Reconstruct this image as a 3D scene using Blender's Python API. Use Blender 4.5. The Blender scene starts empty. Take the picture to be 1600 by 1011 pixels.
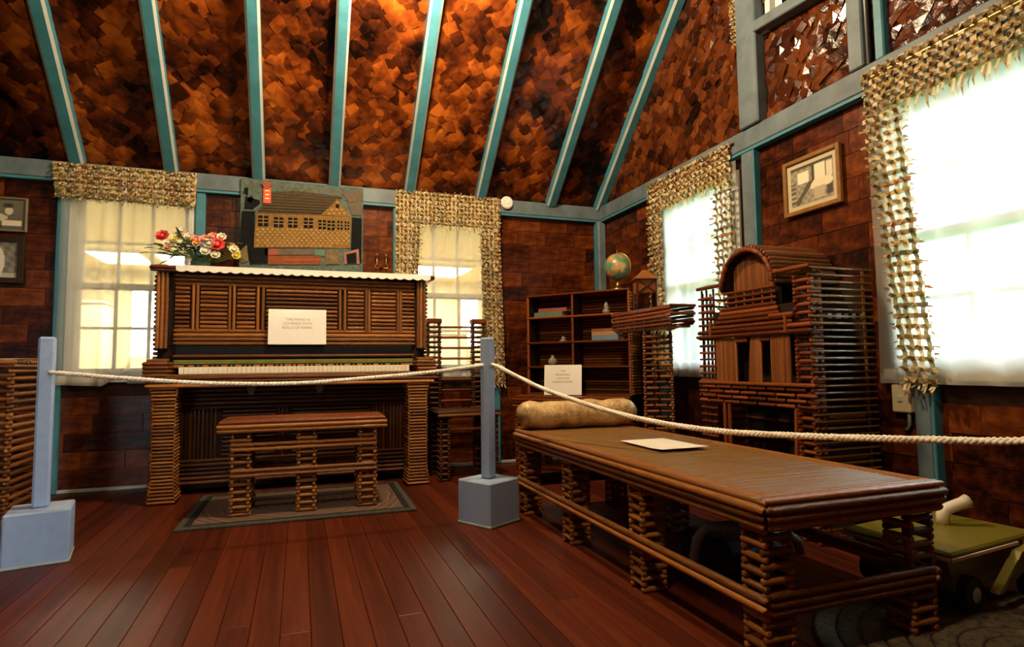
import bpy, math, random
from mathutils import Vector, Matrix, Quaternion
random.seed(7)
S = bpy.context.scene
C = S.collection
PI = math.pi
# ------------------------------------------------------------------ camera
cd = bpy.data.cameras.new('camera'); cam = bpy.data.objects.new('camera', cd); C.objects.link(cam)
cd.sensor_width = 36.0; cd.lens = 36.0 * 929.44 / 1600.0; cd.clip_start = 0.02; cd.clip_end = 200
_r = ((0.94207365, -0.33520262, -0.01168114), (0.01223089, 0.06913643, -0.99753223), (0.33518301, 0.93960596, 0.06923143))
cam.matrix_world = Matrix(((_r[0][0], -_r[1][0], -_r[2][0], 0), (_r[0][1], -_r[1][1], -_r[2][1], 0), (_r[0][2], -_r[1][2], -_r[2][2], 0.75), (0, 0, 0, 1)))
S.camera = cam
# ------------------------------------------------------------------ world, exposure
W = bpy.data.worlds.new('sky'); S.world = W; W.use_nodes = True
_b = W.node_tree.nodes['Background']; _b.inputs[0].default_value = (0.78, 0.92, 1.0, 1); _b.inputs[1].default_value = 15.0
S.view_settings.view_transform = 'Standard'; S.view_settings.look = 'None'
S.view_settings.exposure = 0.65; S.view_settings.gamma = 1.0; S.view_settings.use_curve_mapping = False
S.cycles.max_bounces = 8; S.cycles.diffuse_bounces = 3; S.cycles.transparent_max_bounces = 16
S.cycles.sample_clamp_indirect = 4.0
S.cycles.caustics_reflective = False; S.cycles.caustics_refractive = False
LAMP_POWER = 165.0; LAMP_AT = (0.55, 2.72, 3.06); LAMP_COL = (1.0, 0.74, 0.44)
LAMP2_POWER = 82.0; LAMP2_AT = (-.10, .75, 2.75)
TROFFER = 42.0

# ------------------------------------------------------------------ materials
class NT:
    def __init__(s, name):
        s.m = bpy.data.materials.new(name); s.m.use_nodes = True; s.t = s.m.node_tree
        s.p = s.t.nodes['Principled BSDF']; s.out = s.t.nodes['Material Output']
    def n(s, typ, **kw):
        x = s.t.nodes.new(typ)
        for k, v in kw.items(): setattr(x, k, v)
        return x
    def l(s, a, b): s.t.links.new(a, b)
    def coord(s, which='Object', scale=(1, 1, 1)):
        c = s.n('ShaderNodeTexCoord'); mp = s.n('ShaderNodeMapping'); mp.inputs['Scale'].default_value = scale
        s.l(c.outputs[which], mp.inputs['Vector']); return mp.outputs[0]
    def noise(s, vec, scale=5, detail=3, rough=.6):
        x = s.n('ShaderNodeTexNoise'); x.inputs['Scale'].default_value = scale; x.inputs['Detail'].default_value = detail
        x.inputs['Roughness'].default_value = rough; s.l(vec, x.inputs['Vector']); return x.outputs[0]
    def ramp(s, fac, stops, interp='LINEAR'):
        r = s.n('ShaderNodeValToRGB'); r.color_ramp.interpolation = interp; e = r.color_ramp.elements
        while len(e) < len(stops): e.new(.5)
        for i, (p, c) in enumerate(stops): e[i].position = p; e[i].color = (*c, 1)
        s.l(fac, r.inputs[0]); return r.outputs[0]
    def math(s, op, a, b=None, clamp=False):
        x = s.n('ShaderNodeMath', operation=op); x.use_clamp = clamp
        for i, v in enumerate((a, b)):
            if v is None: continue
            if isinstance(v, (int, float)): x.inputs[i].default_value = v
            else: s.l(v, x.inputs[i])
        return x.outputs[0]
    def mixc(s, fac, a, b, mode='MIX'):
        x = s.n('ShaderNodeMix', data_type='RGBA', blend_type=mode)
        if isinstance(fac, (int, float)): x.inputs[0].default_value = fac
        else: s.l(fac, x.inputs[0])
        for i, v in ((6, a), (7, b)):
            if isinstance(v, tuple): x.inputs[i].default_value = (*v, 1)
            else: s.l(v, x.inputs[i])
        return x.outputs[2]
    def bump(s, h, strength=.3, dist=.01):
        b = s.n('ShaderNodeBump'); b.inputs['Strength'].default_value = strength; b.inputs['Distance'].default_value = dist
        s.l(h, b.inputs['Height']); s.l(b.outputs[0], s.p.inputs['Normal'])
    def rnd(s):
        o = s.n('ShaderNodeObjectInfo'); return o.outputs['Random']
    def isl(s):
        g = s.n('ShaderNodeNewGeometry'); return g.outputs['Random Per Island']
    def set(s, color=None, rough=None, coat=None, metal=None, spec=None):
        for k, v in (('Base Color', color), ('Roughness', rough), ('Coat Weight', coat), ('Metallic', metal), ('Specular IOR Level', spec)):
            if v is None: continue
            if isinstance(v, tuple): s.p.inputs[k].default_value = (*v, 1)
            elif isinstance(v, (int, float)): s.p.inputs[k].default_value = v
            else: s.l(v, s.p.inputs[k])
        return s.m
MATS = {}
def plain(name, col, rough=.6, var=.25, scale=18, bump=.0, coat=0., metal=0.):
    """painted or bare material: colour with a little mottling"""
    t = NT(name); c = t.coord()
    f = t.noise(c, scale, 4)
    d = tuple(x * (1 - var) for x in col); h = tuple(min(1, x * (1 + var)) for x in col)
    t.set(t.ramp(f, [(.3, d), (.7, h)]), rough, coat, metal, .12 if rough >= .6 or max(col) < .05 else .4)
    if bump: t.bump(f, bump, .004)
    MATS[name] = t.m; return t.m
def variegated(name, stops, rough, scale, amount=.35, use='both', bump=.2, vec=(1, 1, 1), coat=0., fine=None, spec=.22):
    """tone that differs from piece to piece (object or island random) plus grain"""
    t = NT(name); c = t.coord('Object', vec)
    r = t.rnd()
    if use == 'both':
        r = t.math('FRACT', t.math('ADD', r, t.isl()))
    f = t.noise(c, scale, 4, .65)
    f2 = t.math('ADD', t.math('MULTIPLY', t.math('SUBTRACT', f, .5), 2.3), .5, True)
    fac = t.math('ADD', t.math('MULTIPLY', r, 1 - amount), t.math('MULTIPLY', f2, amount), True)
    col = t.ramp(fac, stops)
    if fine:
        g = t.noise(c, fine, 2, .7)
        col = t.mixc(t.math('MULTIPLY', g, .55), col, (.02, .008, .004), 'MULTIPLY')
    t.set(col, rough, coat, None, spec)
    if bump: t.bump(f, bump, .006)
    MATS[name] = t.m; return t.m
variegated('log', [(.15, (0.0168, 0.0048, 0.0014)), (.45, (0.1190, 0.0366, 0.0077)), (.7, (0.2800, 0.0977, 0.0187)), (.95, (0.5320, 0.2198, 0.0491))], .32, 3.0, .6, 'obj', .3, (2, 2, 9), .06)
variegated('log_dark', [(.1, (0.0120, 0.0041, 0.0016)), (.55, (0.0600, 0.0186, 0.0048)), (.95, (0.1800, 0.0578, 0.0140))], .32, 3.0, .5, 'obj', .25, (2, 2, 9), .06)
variegated('log_red', [(.15, (0.0225, 0.0052, 0.0016)), (.5, (0.1250, 0.0278, 0.0063)), (.9, (0.3250, 0.0822, 0.0190))], .30, 3.0, .55, 'obj', .25, (2, 2, 9), .08)
variegated('log_gold', [(.12, (0.0364, 0.0114, 0.0028)), (.45, (0.1885, 0.0659, 0.0119)), (.72, (0.3510, 0.1305, 0.0248)), (.95, (0.5850, 0.2497, 0.0540))], .34, 3.0, .6, 'obj', .3, (2, 2, 9), .06)
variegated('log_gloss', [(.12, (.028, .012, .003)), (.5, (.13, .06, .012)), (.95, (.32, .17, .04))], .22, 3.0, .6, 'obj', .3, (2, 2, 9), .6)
variegated('slat', [(0, (0.0910, 0.0269, 0.0076)), (.6, (0.2340, 0.0774, 0.0194)), (1, (0.3900, 0.1505, 0.0432))], .4, 3.0, .5, 'obj', .2, (2, 2, 5))
variegated('wall_paper', [(.18, (0.0115, 0.0030, 0.0012)), (.42, (0.0656, 0.0122, 0.0030)), (.65, (0.1353, 0.0284, 0.0051)), (.9, (0.2460, 0.0607, 0.0090))], .30, 2.6, .55, 'obj', .3, (1.4, 1.4, 1), 0, 26, .15)
variegated('roof_paper', [(.25, (0.0048, 0.0016, 0.0007)), (.44, (0.0604, 0.0114, 0.0023)), (.62, (0.2053, 0.0412, 0.0050)), (.82, (0.4830, 0.1199, 0.0131))], .30, 2.6, .66, 'both', .6, (1, 1, 1), .08, 9)
variegated('gable_paper', [(.2, (0.0120, 0.0034, 0.0014)), (.48, (0.0800, 0.0172, 0.0040)), (.75, (0.1700, 0.0430, 0.0081)), (1, (0.2700, 0.0860, 0.0180))], .22, 2.6, .5, 'both', .6, (1, 1, 1), .18, 9)
variegated('plank', [(.1, (0.0390, 0.0056, 0.0017)), (.5, (0.0975, 0.0151, 0.0034)), (.95, (0.1755, 0.0325, 0.0062))], .43, 4, .6, 'obj', .2, (6, .7, 1), 0, 30)
MATS['plank'].node_tree.nodes['Principled BSDF'].inputs['Specular IOR Level'].default_value = .2
plain('backing', (.035, .013, .007), .7)
plain('dark_core', (.02, .009, .005), .7)
plain('teal', (.045, .19, .25), .5, .18, 9, .1)
plain('teal_grey', (.105, .14, .16), .55, .30, 7, .15)
plain('cream_trim', (.36, .37, .35), .5, .12, 9)
plain('stanchion_paint', (.27, .36, .52), .5, .06, 30, .06)
plain('window_paint', (.62, .62, .58), .5, .06, 12)
plain('base_trim', (.34, .40, .38), .5, .15, 12)
plain('white_plastic', (.72, .70, .62), .35, .03)
plain('cord_rope', (.84, .77, .64), .8, .10, 60, .1)
plain('card', (.80, .76, .68), .22, .03, 8, 0, .35)
plain('paper', (.72, .68, .58), .6, .06, 14)
plain('ink', (.34, .25, .17), .7, .05)
plain('lace', (.82, .76, .66), .8, .05, 80, .2)
plain('black', (.006, .006, .006), .5, .1)
plain('dark_green_felt', (.15, .15, .035), .8, .2)
plain('ivory', (.80, .72, .52), .3, .04)
plain('brass', (.62, .42, .14), .3, .1, 10, 0, 0, 1)
plain('grey_metal', (.45, .45, .44), .4, .08, 10, 0, 0, .6)
plain('yellow_plastic', (.16, .13, .014), .38, .10, 6)
plain('white_pipe', (.74, .66, .52), .4, .05)
plain('wagon_trim', (.70, .50, .36), .5, .05)
plain('rubber', (.012, .012, .011), .5, .1)
plain('chrome', (.6, .6, .6), .25, .05, 10, 0, 0, 1)
plain('gold_frame', (.22, .095, .022), .4, .25, 20, .15)
plain('dark_frame', (.028, .016, .009), .4, .2)
plain('olive_frame', (.16, .13, .075), .5, .1)
plain('mat_board', (.50, .42, .26), .7, .04)
plain('beige_wall', (.70, .58, .38), .8, .06, 5)
plain('beige_board', (.66, .53, .34), .7, .08, 6)
plain('cupboard', (.60, .54, .36), .6, .06, 5)
plain('cloth_green', (.09, .16, .11), .7, .12); plain('cloth_red', (.26, .07, .045), .7, .12)
plain('cloth_tan', (.33, .20, .085), .7, .12); plain('cloth_blue', (.13, .19, .28), .7, .12)
plain('page', (.60, .50, .36), .8, .05)
plain('grass', (.10, .20, .05), .9, .3, 2)
plain('soil', (.09, .06, .035), .9, .2)
plain('leaf_green', (.07, .13, .035), .5, .3, 30); plain('leaf_pale', (.30, .30, .13), .6, .2, 30)
plain('rose_red', (.75, .09, .075), .5, .2, 30); plain('rose_pink', (.80, .34, .24), .5, .15, 30)
plain('petal_white', (.80, .74, .58), .6, .08, 30); plain('petal_yellow', (.74, .62, .10), .5, .1, 30)
plain('petal_peach', (.70, .36, .14), .5, .1, 30)
plain('ribbon_red', (.55, .06, .02), .5, .15)
plain('tap_ground', (.085, .115, .10), .85, .35, 40, .2); plain('tap_roof', (.070, .048, .026), .85, .25, 60, .2)
plain('tap_dark', (.006, .007, .007), .85, .3, 40, .2); plain('tap_ochre', (.20, .105, .03), .8, .25, 50, .2)
plain('tap_ochre_light', (.30, .175, .055), .8, .2, 50, .2); plain('tap_grey', (.12, .09, .065), .8, .2, 40)
plain('tap_orange', (.20, .062, .018), .8, .2, 40); plain('tap_rock', (.15, .10, .05), .8, .4, 30)
plain('tap_pink', (.30, .13, .09), .8, .2)
plain('switch_ivory', (.80, .70, .45), .4, .04)
plain('hose_grey', (.20, .21, .19), .5, .08)

def m_rug(name, kind):
    t = NT(name); c = t.coord()
    if kind == 'hooked':
        f = t.noise(c, 7, 3); w = t.n('ShaderNodeTexWave'); w.wave_type = 'RINGS'; w.rings_direction = 'Z'
        w.inputs['Scale'].default_value = 2.2; w.inputs['Distortion'].default_value = 5.0; t.l(c, w.inputs['Vector'])
        col = t.ramp(w.outputs[0], [(.2, (.10, .05, .028)), (.5, (.17, .095, .055)), (.75, (.035, .022, .016)), (1, (.14, .065, .03))])
        t.set(col, .95); t.bump(t.noise(c, 300, 2), .6, .004)
    else:
        f = t.noise(c, 45, 2)
        t.set(t.ramp(f, [(.3, (.02, .018, .012)), (.55, (.11, .075, .034)), (.8, (.05, .055, .04))]), .95); t.bump(f, .5, .006)
    MATS[name] = t.m
m_rug('hooked_rug', 'hooked'); m_rug('braid', 'braid')
plain('rug_border', (.06, .055, .042), .95, .3, 60, .3)
plain('rug_line', (.02, .018, .016), .95, .3, 60, .3)

def m_bolster():
    t = NT('bolster'); c = t.coord()
    f = t.noise(c, 14, 6, .7); g = t.noise(c, 90, 3, .7)
    col = t.ramp(f, [(.34, (.14, .06, .016)), (.44, (.44, .26, .09)), (.56, (.70, .48, .20)), (.7, (.80, .62, .33))])
    t.set(t.mixc(.35, col, t.ramp(g, [(.4, (.25, .13, .045)), (.6, (.7, .52, .27))])), .45, .1); t.bump(f, .4, .01)
    MATS['bolster'] = t.m
m_bolster()
def m_tabletop():
    t = NT('tabletop'); c = t.coord('Object', (3, 30, 1))
    f = t.noise(c, 2.2, 5, .65); g = t.noise(t.coord('Object', (1, 1, 1)), 5, 3)
    col = t.ramp(f, [(.28, (.07, .027, .005)), (.5, (.20, .09, .016)), (.72, (.38, .20, .042))])
    col = t.mixc(t.math('MULTIPLY', t.ramp(g, [(.48, (0, 0, 0)), (.7, (1, 1, 1))]), .6), col, (.075, .055, .018))
    t.set(col, .36, .08, None, .3); t.bump(f, .25, .006)
    MATS['tabletop'] = t.m
m_tabletop()
def m_globe():
    t = NT('globe'); c = t.coord()
    f = t.noise(c, 13, 4, .55)
    col = t.ramp(f, [(.44, (.09, .20, .12)), (.50, (.16, .27, .13)), (.53, (.42, .20, .06)), (.7, (.52, .34, .13))])
    t.set(col, .35, .3); MATS['globe'] = t.m
m_globe()
def m_woven():
    t = NT('woven_paper')
    col = t.ramp(t.isl(), [(0, (0.285, 0.189, 0.075)), (.22, (0.570, 0.404, 0.177)), (.42, (0.665, 0.516, 0.286)), (.58, (0.247, 0.206, 0.088)), (.70, (0.494, 0.344, 0.109)),
                           (.80, (0.627, 0.516, 0.340)), (.88, (0.152, 0.163, 0.116)), (.95, (0.342, 0.120, 0.041)), (1, (0.190, 0.232, 0.190))], 'CONSTANT')
    t.set(col, .55)
    tr = t.n('ShaderNodeBsdfTranslucent'); t.l(col, tr.inputs[0])
    mx = t.n('ShaderNodeMixShader'); mx.inputs[0].default_value = .22
    t.l(t.p.outputs[0], mx.inputs[1]); t.l(tr.outputs[0], mx.inputs[2]); t.l(mx.outputs[0], t.out.inputs[0])
    MATS['woven_paper'] = t.m
m_woven()
def m_sheer():
    t = NT('sheer'); c = t.coord('Object', (60, 60, 60))
    df = t.n('ShaderNodeBsdfDiffuse'); df.inputs[0].default_value = (.80, .78, .70, 1)
    tl = t.n('ShaderNodeBsdfTranslucent'); tl.inputs[0].default_value = (.80, .80, .74, 1)
    tp = t.n('ShaderNodeBsdfTransparent')
    a = t.n('ShaderNodeMixShader'); a.inputs[0].default_value = .62
    t.l(df.outputs[0], a.inputs[1]); t.l(tl.outputs[0], a.inputs[2])
    b = t.n('ShaderNodeMixShader')
    lw = t.n('ShaderNodeLayerWeight'); lw.inputs[0].default_value = .35
    t.l(t.math('ADD', t.math('MULTIPLY', lw.outputs['Facing'], .45), .40, True), b.inputs[0])
    t.l(tp.outputs[0], b.inputs[1]); t.l(a.outputs[0], b.inputs[2]); t.l(b.outputs[0], t.out.inputs[0])
    MATS['sheer'] = t.m
m_sheer()
def m_glass():
    t = NT('glass'); gl = t.n('ShaderNodeBsdfGlossy'); gl.inputs['Roughness'].default_value = .02
    tp = t.n('ShaderNodeBsdfTransparent'); tp.inputs[0].default_value = (.95, .97, .95, 1)
    fr = t.n('ShaderNodeFresnel'); fr.inputs[0].default_value = 1.45
    mx = t.n('ShaderNodeMixShader'); t.l(fr.outputs[0], mx.inputs[0]); t.l(tp.outputs[0], mx.inputs[1]); t.l(gl.outputs[0], mx.inputs[2])
    t.l(mx.outputs[0], t.out.inputs[0]); MATS['glass'] = t.m
    t = NT('crystal'); t.set((.85, .82, .75), .06); t.p.inputs['Transmission Weight'].default_value = .75; MATS['crystal'] = t.m
    t = NT('green_glass'); t.set((.10, .20, .12), .08); t.p.inputs['Transmission Weight'].default_value = .5; MATS['green_glass'] = t.m
m_glass()
def m_emit(name, col, st):
    t = NT(name); e = t.n('ShaderNodeEmission'); e.inputs[0].default_value = (*col, 1); e.inputs[1].default_value = st
    t.l(e.outputs[0], t.out.inputs[0]); MATS[name] = t.m
m_emit('tube_light', (1, .86, .62), TROFFER); m_emit('bulb_glow', LAMP_COL, 40)
def m_print(name):
    t = NT(name); a = t.n('ShaderNodeVertexColor'); a.layer_name = 'print'
    t.set(a.outputs[0], .3); MATS[name] = t.m
m_print('print')

# ------------------------------------------------------------------ mesh helpers
class MB:
    def __init__(s): s.v = []; s.f = []; s.k = []
    def add(s, vs, fs, k=0):
        o = len(s.v); s.v += [tuple(p) for p in vs]
        for f in fs: s.f.append(tuple(o + i for i in f)); s.k.append(k)
        return s
    def box(s, a, b, k=0):
        (x0, y0, z0), (x1, y1, z1) = a, b
        return s.add([(x0, y0, z0), (x1, y0, z0), (x1, y1, z0), (x0, y1, z0), (x0, y0, z1), (x1, y0, z1), (x1, y1, z1), (x0, y1, z1)],
                     [(0, 3, 2, 1), (4, 5, 6, 7), (0, 1, 5, 4), (1, 2, 6, 5), (2, 3, 7, 6), (3, 0, 4, 7)], k)
    def bevbox(s, a, b, r, k=0):
        (x0, y0, z0), (x1, y1, z1) = a, b
        vs = []; X = (x0, x1); Y = (y0, y1); Z = (z0, z1)
        idx = {}
        for i in (0, 1):
            for j in (0, 1):
                for l in (0, 1):
                    sx, sy, sz = (1, -1)[i], (1, -1)[j], (1, -1)[l]
                    for ax in range(3):
                        p = [X[i] + sx * r, Y[j] + sy * r, Z[l] + sz * r]; p[ax] = (X[i], Y[j], Z[l])[ax]
                        idx[i, j, l, ax] = len(vs); vs.append(p)
        F = []
        for ax in range(3):
            o = [q for q in range(3) if q != ax]
            for e in (0, 1):
                c = []
                for (u, w) in ((0, 0), (1, 0), (1, 1), (0, 1)):
                    t = [0, 0, 0]; t[ax] = e; t[o[0]] = u; t[o[1]] = w; c.append(idx[t[0], t[1], t[2], ax])
                F.append(c)
        for ax in range(3):
            o = [q for q in range(3) if q != ax]
            for u in (0, 1):
                for w in (0, 1):
                    t0 = [0, 0, 0]; t0[o[0]] = u; t0[o[1]] = w; t1 = list(t0); t1[ax] = 1
                    F.append([idx[(*t0, o[0])], idx[(*t1, o[0])], idx[(*t1, o[1])], idx[(*t0, o[1])]])
        for i in (0, 1):
            for j in (0, 1):
                for l in (0, 1): F.append([idx[i, j, l, q] for q in range(3)])
        return s.add(vs, F, k)
    def prism(s, poly, d0, d1, axis='y', k=0):
        """poly of 2-D points extruded: axis y -> (x,z), axis x -> (y,z), axis z -> (x,y)"""
        def P(p, d): return (p[0], d, p[1]) if axis == 'y' else ((d, p[0], p[1]) if axis == 'x' else (p[0], p[1], d))
        n = len(poly)
        return s.add([P(p, d0) for p in poly] + [P(p, d1) for p in poly],
                     [tuple(range(n)), tuple(range(2 * n - 1, n - 1, -1))] + [(i, n + i, n + (i + 1) % n, (i + 1) % n) for i in range(n)], k)
    def tube(s, path, r, n=8, k=0, cap=True):
        path = [Vector(p) for p in path]; rs = r if isinstance(r, (list, tuple)) else [r] * len(path)
        vs = []; up = Vector((0, 0, 1))
        t0 = (path[1] - path[0]).normalized()
        u = t0.cross(up) if abs(t0.z) < .95 else t0.cross(Vector((1, 0, 0))); u.normalize()
        for i, p in enumerate(path):
            t = (path[min(i + 1, len(path) - 1)] - path[max(i - 1, 0)]).normalized()
            u = (u - t * u.dot(t)).normalized(); w = t.cross(u)
            for j in range(n):
                a = 2 * PI * j / n; vs.append(p + (u * math.cos(a) + w * math.sin(a)) * rs[i])
        fs = [(i * n + j, i * n + (j + 1) % n, (i + 1) * n + (j + 1) % n, (i + 1) * n + j) for i in range(len(path) - 1) for j in range(n)]
        if cap: fs += [tuple(range(n - 1, -1, -1)), tuple(range((len(path) - 1) * n, len(path) * n))]
        return s.add(vs, fs, k)
    def lathe(s, prof, n=16, at=(0, 0, 0), k=0):
        vs = [(at[0] + r * math.cos(2 * PI * j / n), at[1] + r * math.sin(2 * PI * j / n), at[2] + z) for r, z in prof for j in range(n)]
        fs = [(i * n + j, i * n + (j + 1) % n, (i + 1) * n + (j + 1) % n, (i + 1) * n + j) for i in range(len(prof) - 1) for j in range(n)]
        return s.add(vs, fs + [tuple(range(n - 1, -1, -1)), tuple(range((len(prof) - 1) * n, len(prof) * n))], k)
    def ball(s, c, r, n=10, m=6, k=0, sz=1):
        return s.lathe([(r * max(.02, math.sin(PI * i / m)), -r * sz * math.cos(PI * i / m)) for i in range(m + 1)], n, c, k)
    def sheet(s, nu, nv, fn, k=0):
        vs = [fn(i / nu, j / nv) for i in range(nu + 1) for j in range(nv + 1)]; w = nv + 1
        return s.add(vs, [(i * w + j, (i + 1) * w + j, (i + 1) * w + j + 1, i * w + j + 1) for i in range(nu) for j in range(nv)], k)
    def mesh(s, name, mats, smooth=False):
        me = bpy.data.meshes.new(name); me.from_pydata(s.v, [], s.f)
        for m in (mats if isinstance(mats, (list, tuple)) else [mats]): me.materials.append(MATS[m])
        if any(s.k): me.polygons.foreach_set('material_index', s.k)
        if smooth: me.polygons.foreach_set('use_smooth', [True] * len(me.polygons))
        me.update(); return me
    def build(s, name, mats, parent=None, loc=(0, 0, 0), smooth=False, fix=False):
        me = s.mesh(name, mats, smooth)
        if fix or smooth:
            import bmesh
            bm = bmesh.new(); bm.from_mesh(me); bmesh.ops.recalc_face_normals(bm, faces=bm.faces); bm.to_mesh(me); bm.free()
        return put(name, me, parent, loc)
def put(name, me, parent=None, loc=(0, 0, 0), quat=None, scale=None):
    o = bpy.data.objects.new(name, me); C.objects.link(o); o.parent = parent; o.location = loc
    if quat is not None: o.rotation_mode = 'QUATERNION'; o.rotation_quaternion = quat
    if scale is not None: o.scale = scale
    return o
def tag(o, label=None, cat=None, group=None, kind=None):
    for k, v in (('label', label), ('category', cat), ('group', group), ('kind', kind)):
        if v: o[k] = v
    return o
def thing(name, label, cat, loc=(0, 0, 0), rz=0, group=None):
    o = bpy.data.objects.new(name, None); C.objects.link(o); o.location = loc; o.rotation_euler = (0, 0, rz); o.empty_display_size = .1
    return tag(o, label, cat, group)
def structure(o): o['kind'] = 'structure'; return o
def rel(o):   # world -> thing-local for a thing that is not turned
    L = o.location.copy()
    return lambda x, y, z: (x - L.x, y - L.y, z - L.z)

# unit rolled-paper logs along +Z, shared by every log in the scene
LOGS = {}
def log_mesh(mat, i):
    if (mat, i) in LOGS: return LOGS[mat, i]
    rr = random.Random(i * 31 + 5); n = 8; rows = [(0, .72), (.015, 1.0), (.5, 1.0), (.985, 1.0), (1, .72)]
    v = []
    for z, k in rows:
        dx, dy = rr.uniform(-.10, .10), rr.uniform(-.10, .10); q = k * rr.uniform(.92, 1.06)
        for j in range(n): v.append((q * math.cos(2 * PI * j / n) + dx, q * math.sin(2 * PI * j / n) + dy, z))
    f = [(i2 * n + j, i2 * n + (j + 1) % n, (i2 + 1) * n + (j + 1) % n, (i2 + 1) * n + j) for i2 in range(len(rows) - 1) for j in range(n)]
    f += [tuple(range(n - 1, -1, -1)), tuple(range((len(rows) - 1) * n, len(rows) * n))]
    m = MB().add(v, f); LOGS[mat, i] = m.mesh('paper_log', mat, True); return LOGS[mat, i]
def log(parent, p0, p1, r=.011, mat='log', name='paper_log'):
    p0, p1 = Vector(p0), Vector(p1); d = p1 - p0; L = d.length
    q = d.to_track_quat('Z', 'Y') @ Quaternion((0, 0, 1), random.uniform(0, 6.28))
    r *= random.uniform(.94, 1.05)
    return put(name, log_mesh(mat, random.randrange(6)), parent, p0, q, (r, r, L))
def crib(parent, x0, x1, y0, y1, z0, z1, pitch=.036, r=.0095, mat='log', name='leg', over=.007, faces='both'):
    """log-cabin post: courses of logs laid crosswise round four pins"""
    b = MB()
    for x in (x0 + r, x1 - r):
        for y in (y0 + r, y1 - r): b.tube([(x, y, z0), (x, y, z1)], r * .55, 6)
    part = b.build(name, mat, parent)
    z = z0 + r
    while z < z1 - r * .6:
        for y in (y0 + r, y1 - r): log(part, (x0 - over, y, z), (x1 + over, y, z), r, mat)
        z2 = z + pitch / 2
        if z2 < z1 - r * .6 and faces == 'both':
            for x in (x0 + r, x1 - r): log(part, (x, y0 - over, z2), (x, y1 + over, z2), r, mat)
        z += pitch
    return part

# ------------------------------------------------------------------ the room
YB, XR, XL, YF, ZP, PITCH, YRIDGE = 4.39, 2.38, -2.60, -0.62, 2.045, .95, 1.885
ZR = ZP + PITCH * (YB - YRIDGE)
# openings as (a0, a1, z0, z1) along X (back) or Y (right)
WB = [(-1.37, -.67, .70, 1.90), (.70, 1.40, .70, 1.90)]
WR = [(2.73, 3.46, .70, 1.86), (1.00, 1.83, .70, 1.86)]
WG = (1.97, 2.47, 2.56, 3.25)
def wall_cells(a0, a1, z0, z1, holes):
    A = sorted({a0, a1, *[h[0] for h in holes], *[h[1] for h in holes]}); Z = sorted({z0, z1, *[h[2] for h in holes], *[h[3] for h in holes]})
    for i in range(len(A) - 1):
        for j in range(len(Z) - 1):
            ca, cz = (A[i] + A[i + 1]) / 2, (Z[j] + Z[j + 1]) / 2
            if not any(h[0] < ca < h[1] and h[2] < cz < h[3] for h in holes): yield A[i], A[i + 1], Z[j], Z[j + 1]
b = MB()
for a0, a1, z0, z1 in wall_cells(XL, XR, 0, ZP, WB): b.box((a0, YB, z0), (a1, YB + .10, z1))
wall_back = structure(b.build('wall_back', 'backing'))
b = MB()
for a0, a1, z0, z1 in wall_cells(YF, YB, 0, ZP, WR): b.box((XR, a0, z0), (XR + .10, a1, z1))
def roof_z(y): return ZP + PITCH * (YB - y) if y > YRIDGE else ZR - PITCH * (YRIDGE - y)
g = WG
b.prism([(YF, ZP), (g[0], ZP), (g[0], roof_z(g[0])), (YRIDGE, ZR), (YF, roof_z(YF))], XR, XR + .1, 'x')
b.prism([(g[1], ZP), (YB, ZP), (g[1], roof_z(g[1]))], XR, XR + .1, 'x')
b.box((XR, g[0], ZP), (XR + .1, g[1], g[2])); b.prism([(g[0], g[3]), (g[1], g[3]), (g[1], roof_z(g[1])), (g[0], roof_z(g[0]))], XR, XR + .1, 'x')
wall_right = structure(b.build('wall_right', 'backing'))
b = MB(); b.box((XL - .1, YF, 0), (XL, YB, ZP)); b.prism([(YF, ZP), (YB, ZP), (YRIDGE, ZR)], XL - .1, XL, 'x')
wall_left = structure(b.build('wall_left', 'wall_paper'))
DOOR = (-1.95, -1.55, 0, 1.98); FW = (.1, 1.0, .75, 1.85)
b = MB()
for a0, a1, z0, z1 in wall_cells(XL, XR, 0, ZP, [DOOR]): b.box((a0, YF - .1, z0), (a1, YF, z1))
wall_front = structure(b.build('wall_front', 'wall_paper'))
# floor: slab and every plank of it
floor = structure(MB().box((XL, YF, -.06), (XR, YB, -.012)).build('floor', 'backing'))
PLANK = MB().bevbox((0, 0, 0), (.0812, 1, .012), .0012).mesh('plank', 'plank')
x = XL
while x < XR - .02:
    ys = [YF, YB]
    if random.random() < .45: ys.insert(1, random.uniform(.6, 3.6))
    for y0, y1 in zip(ys, ys[1:]):
        put('plank', PLANK, floor, (x, y0, -.012 + random.uniform(-.0006, 0)), None, (min(1, (XR - x) / .0825), y1 - y0 - .0008, 1))
    x += .0825
# ceiling slopes
def slope(name, y0, z0, y1, z1):
    return structure(MB().prism([(y0, z0), (y1, z1), (y1, z1 + .12), (y0, z0 + .12)], XL, XR + .1, 'x').build(name, 'backing'))
ceiling = slope('ceiling', YB + .1, ZP - .095 + .02, YRIDGE, ZR + .02)
ceiling2 = slope('ceiling', YF - .1, roof_z(YF) - .095 + .02, YRIDGE, ZR + .02)

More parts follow.
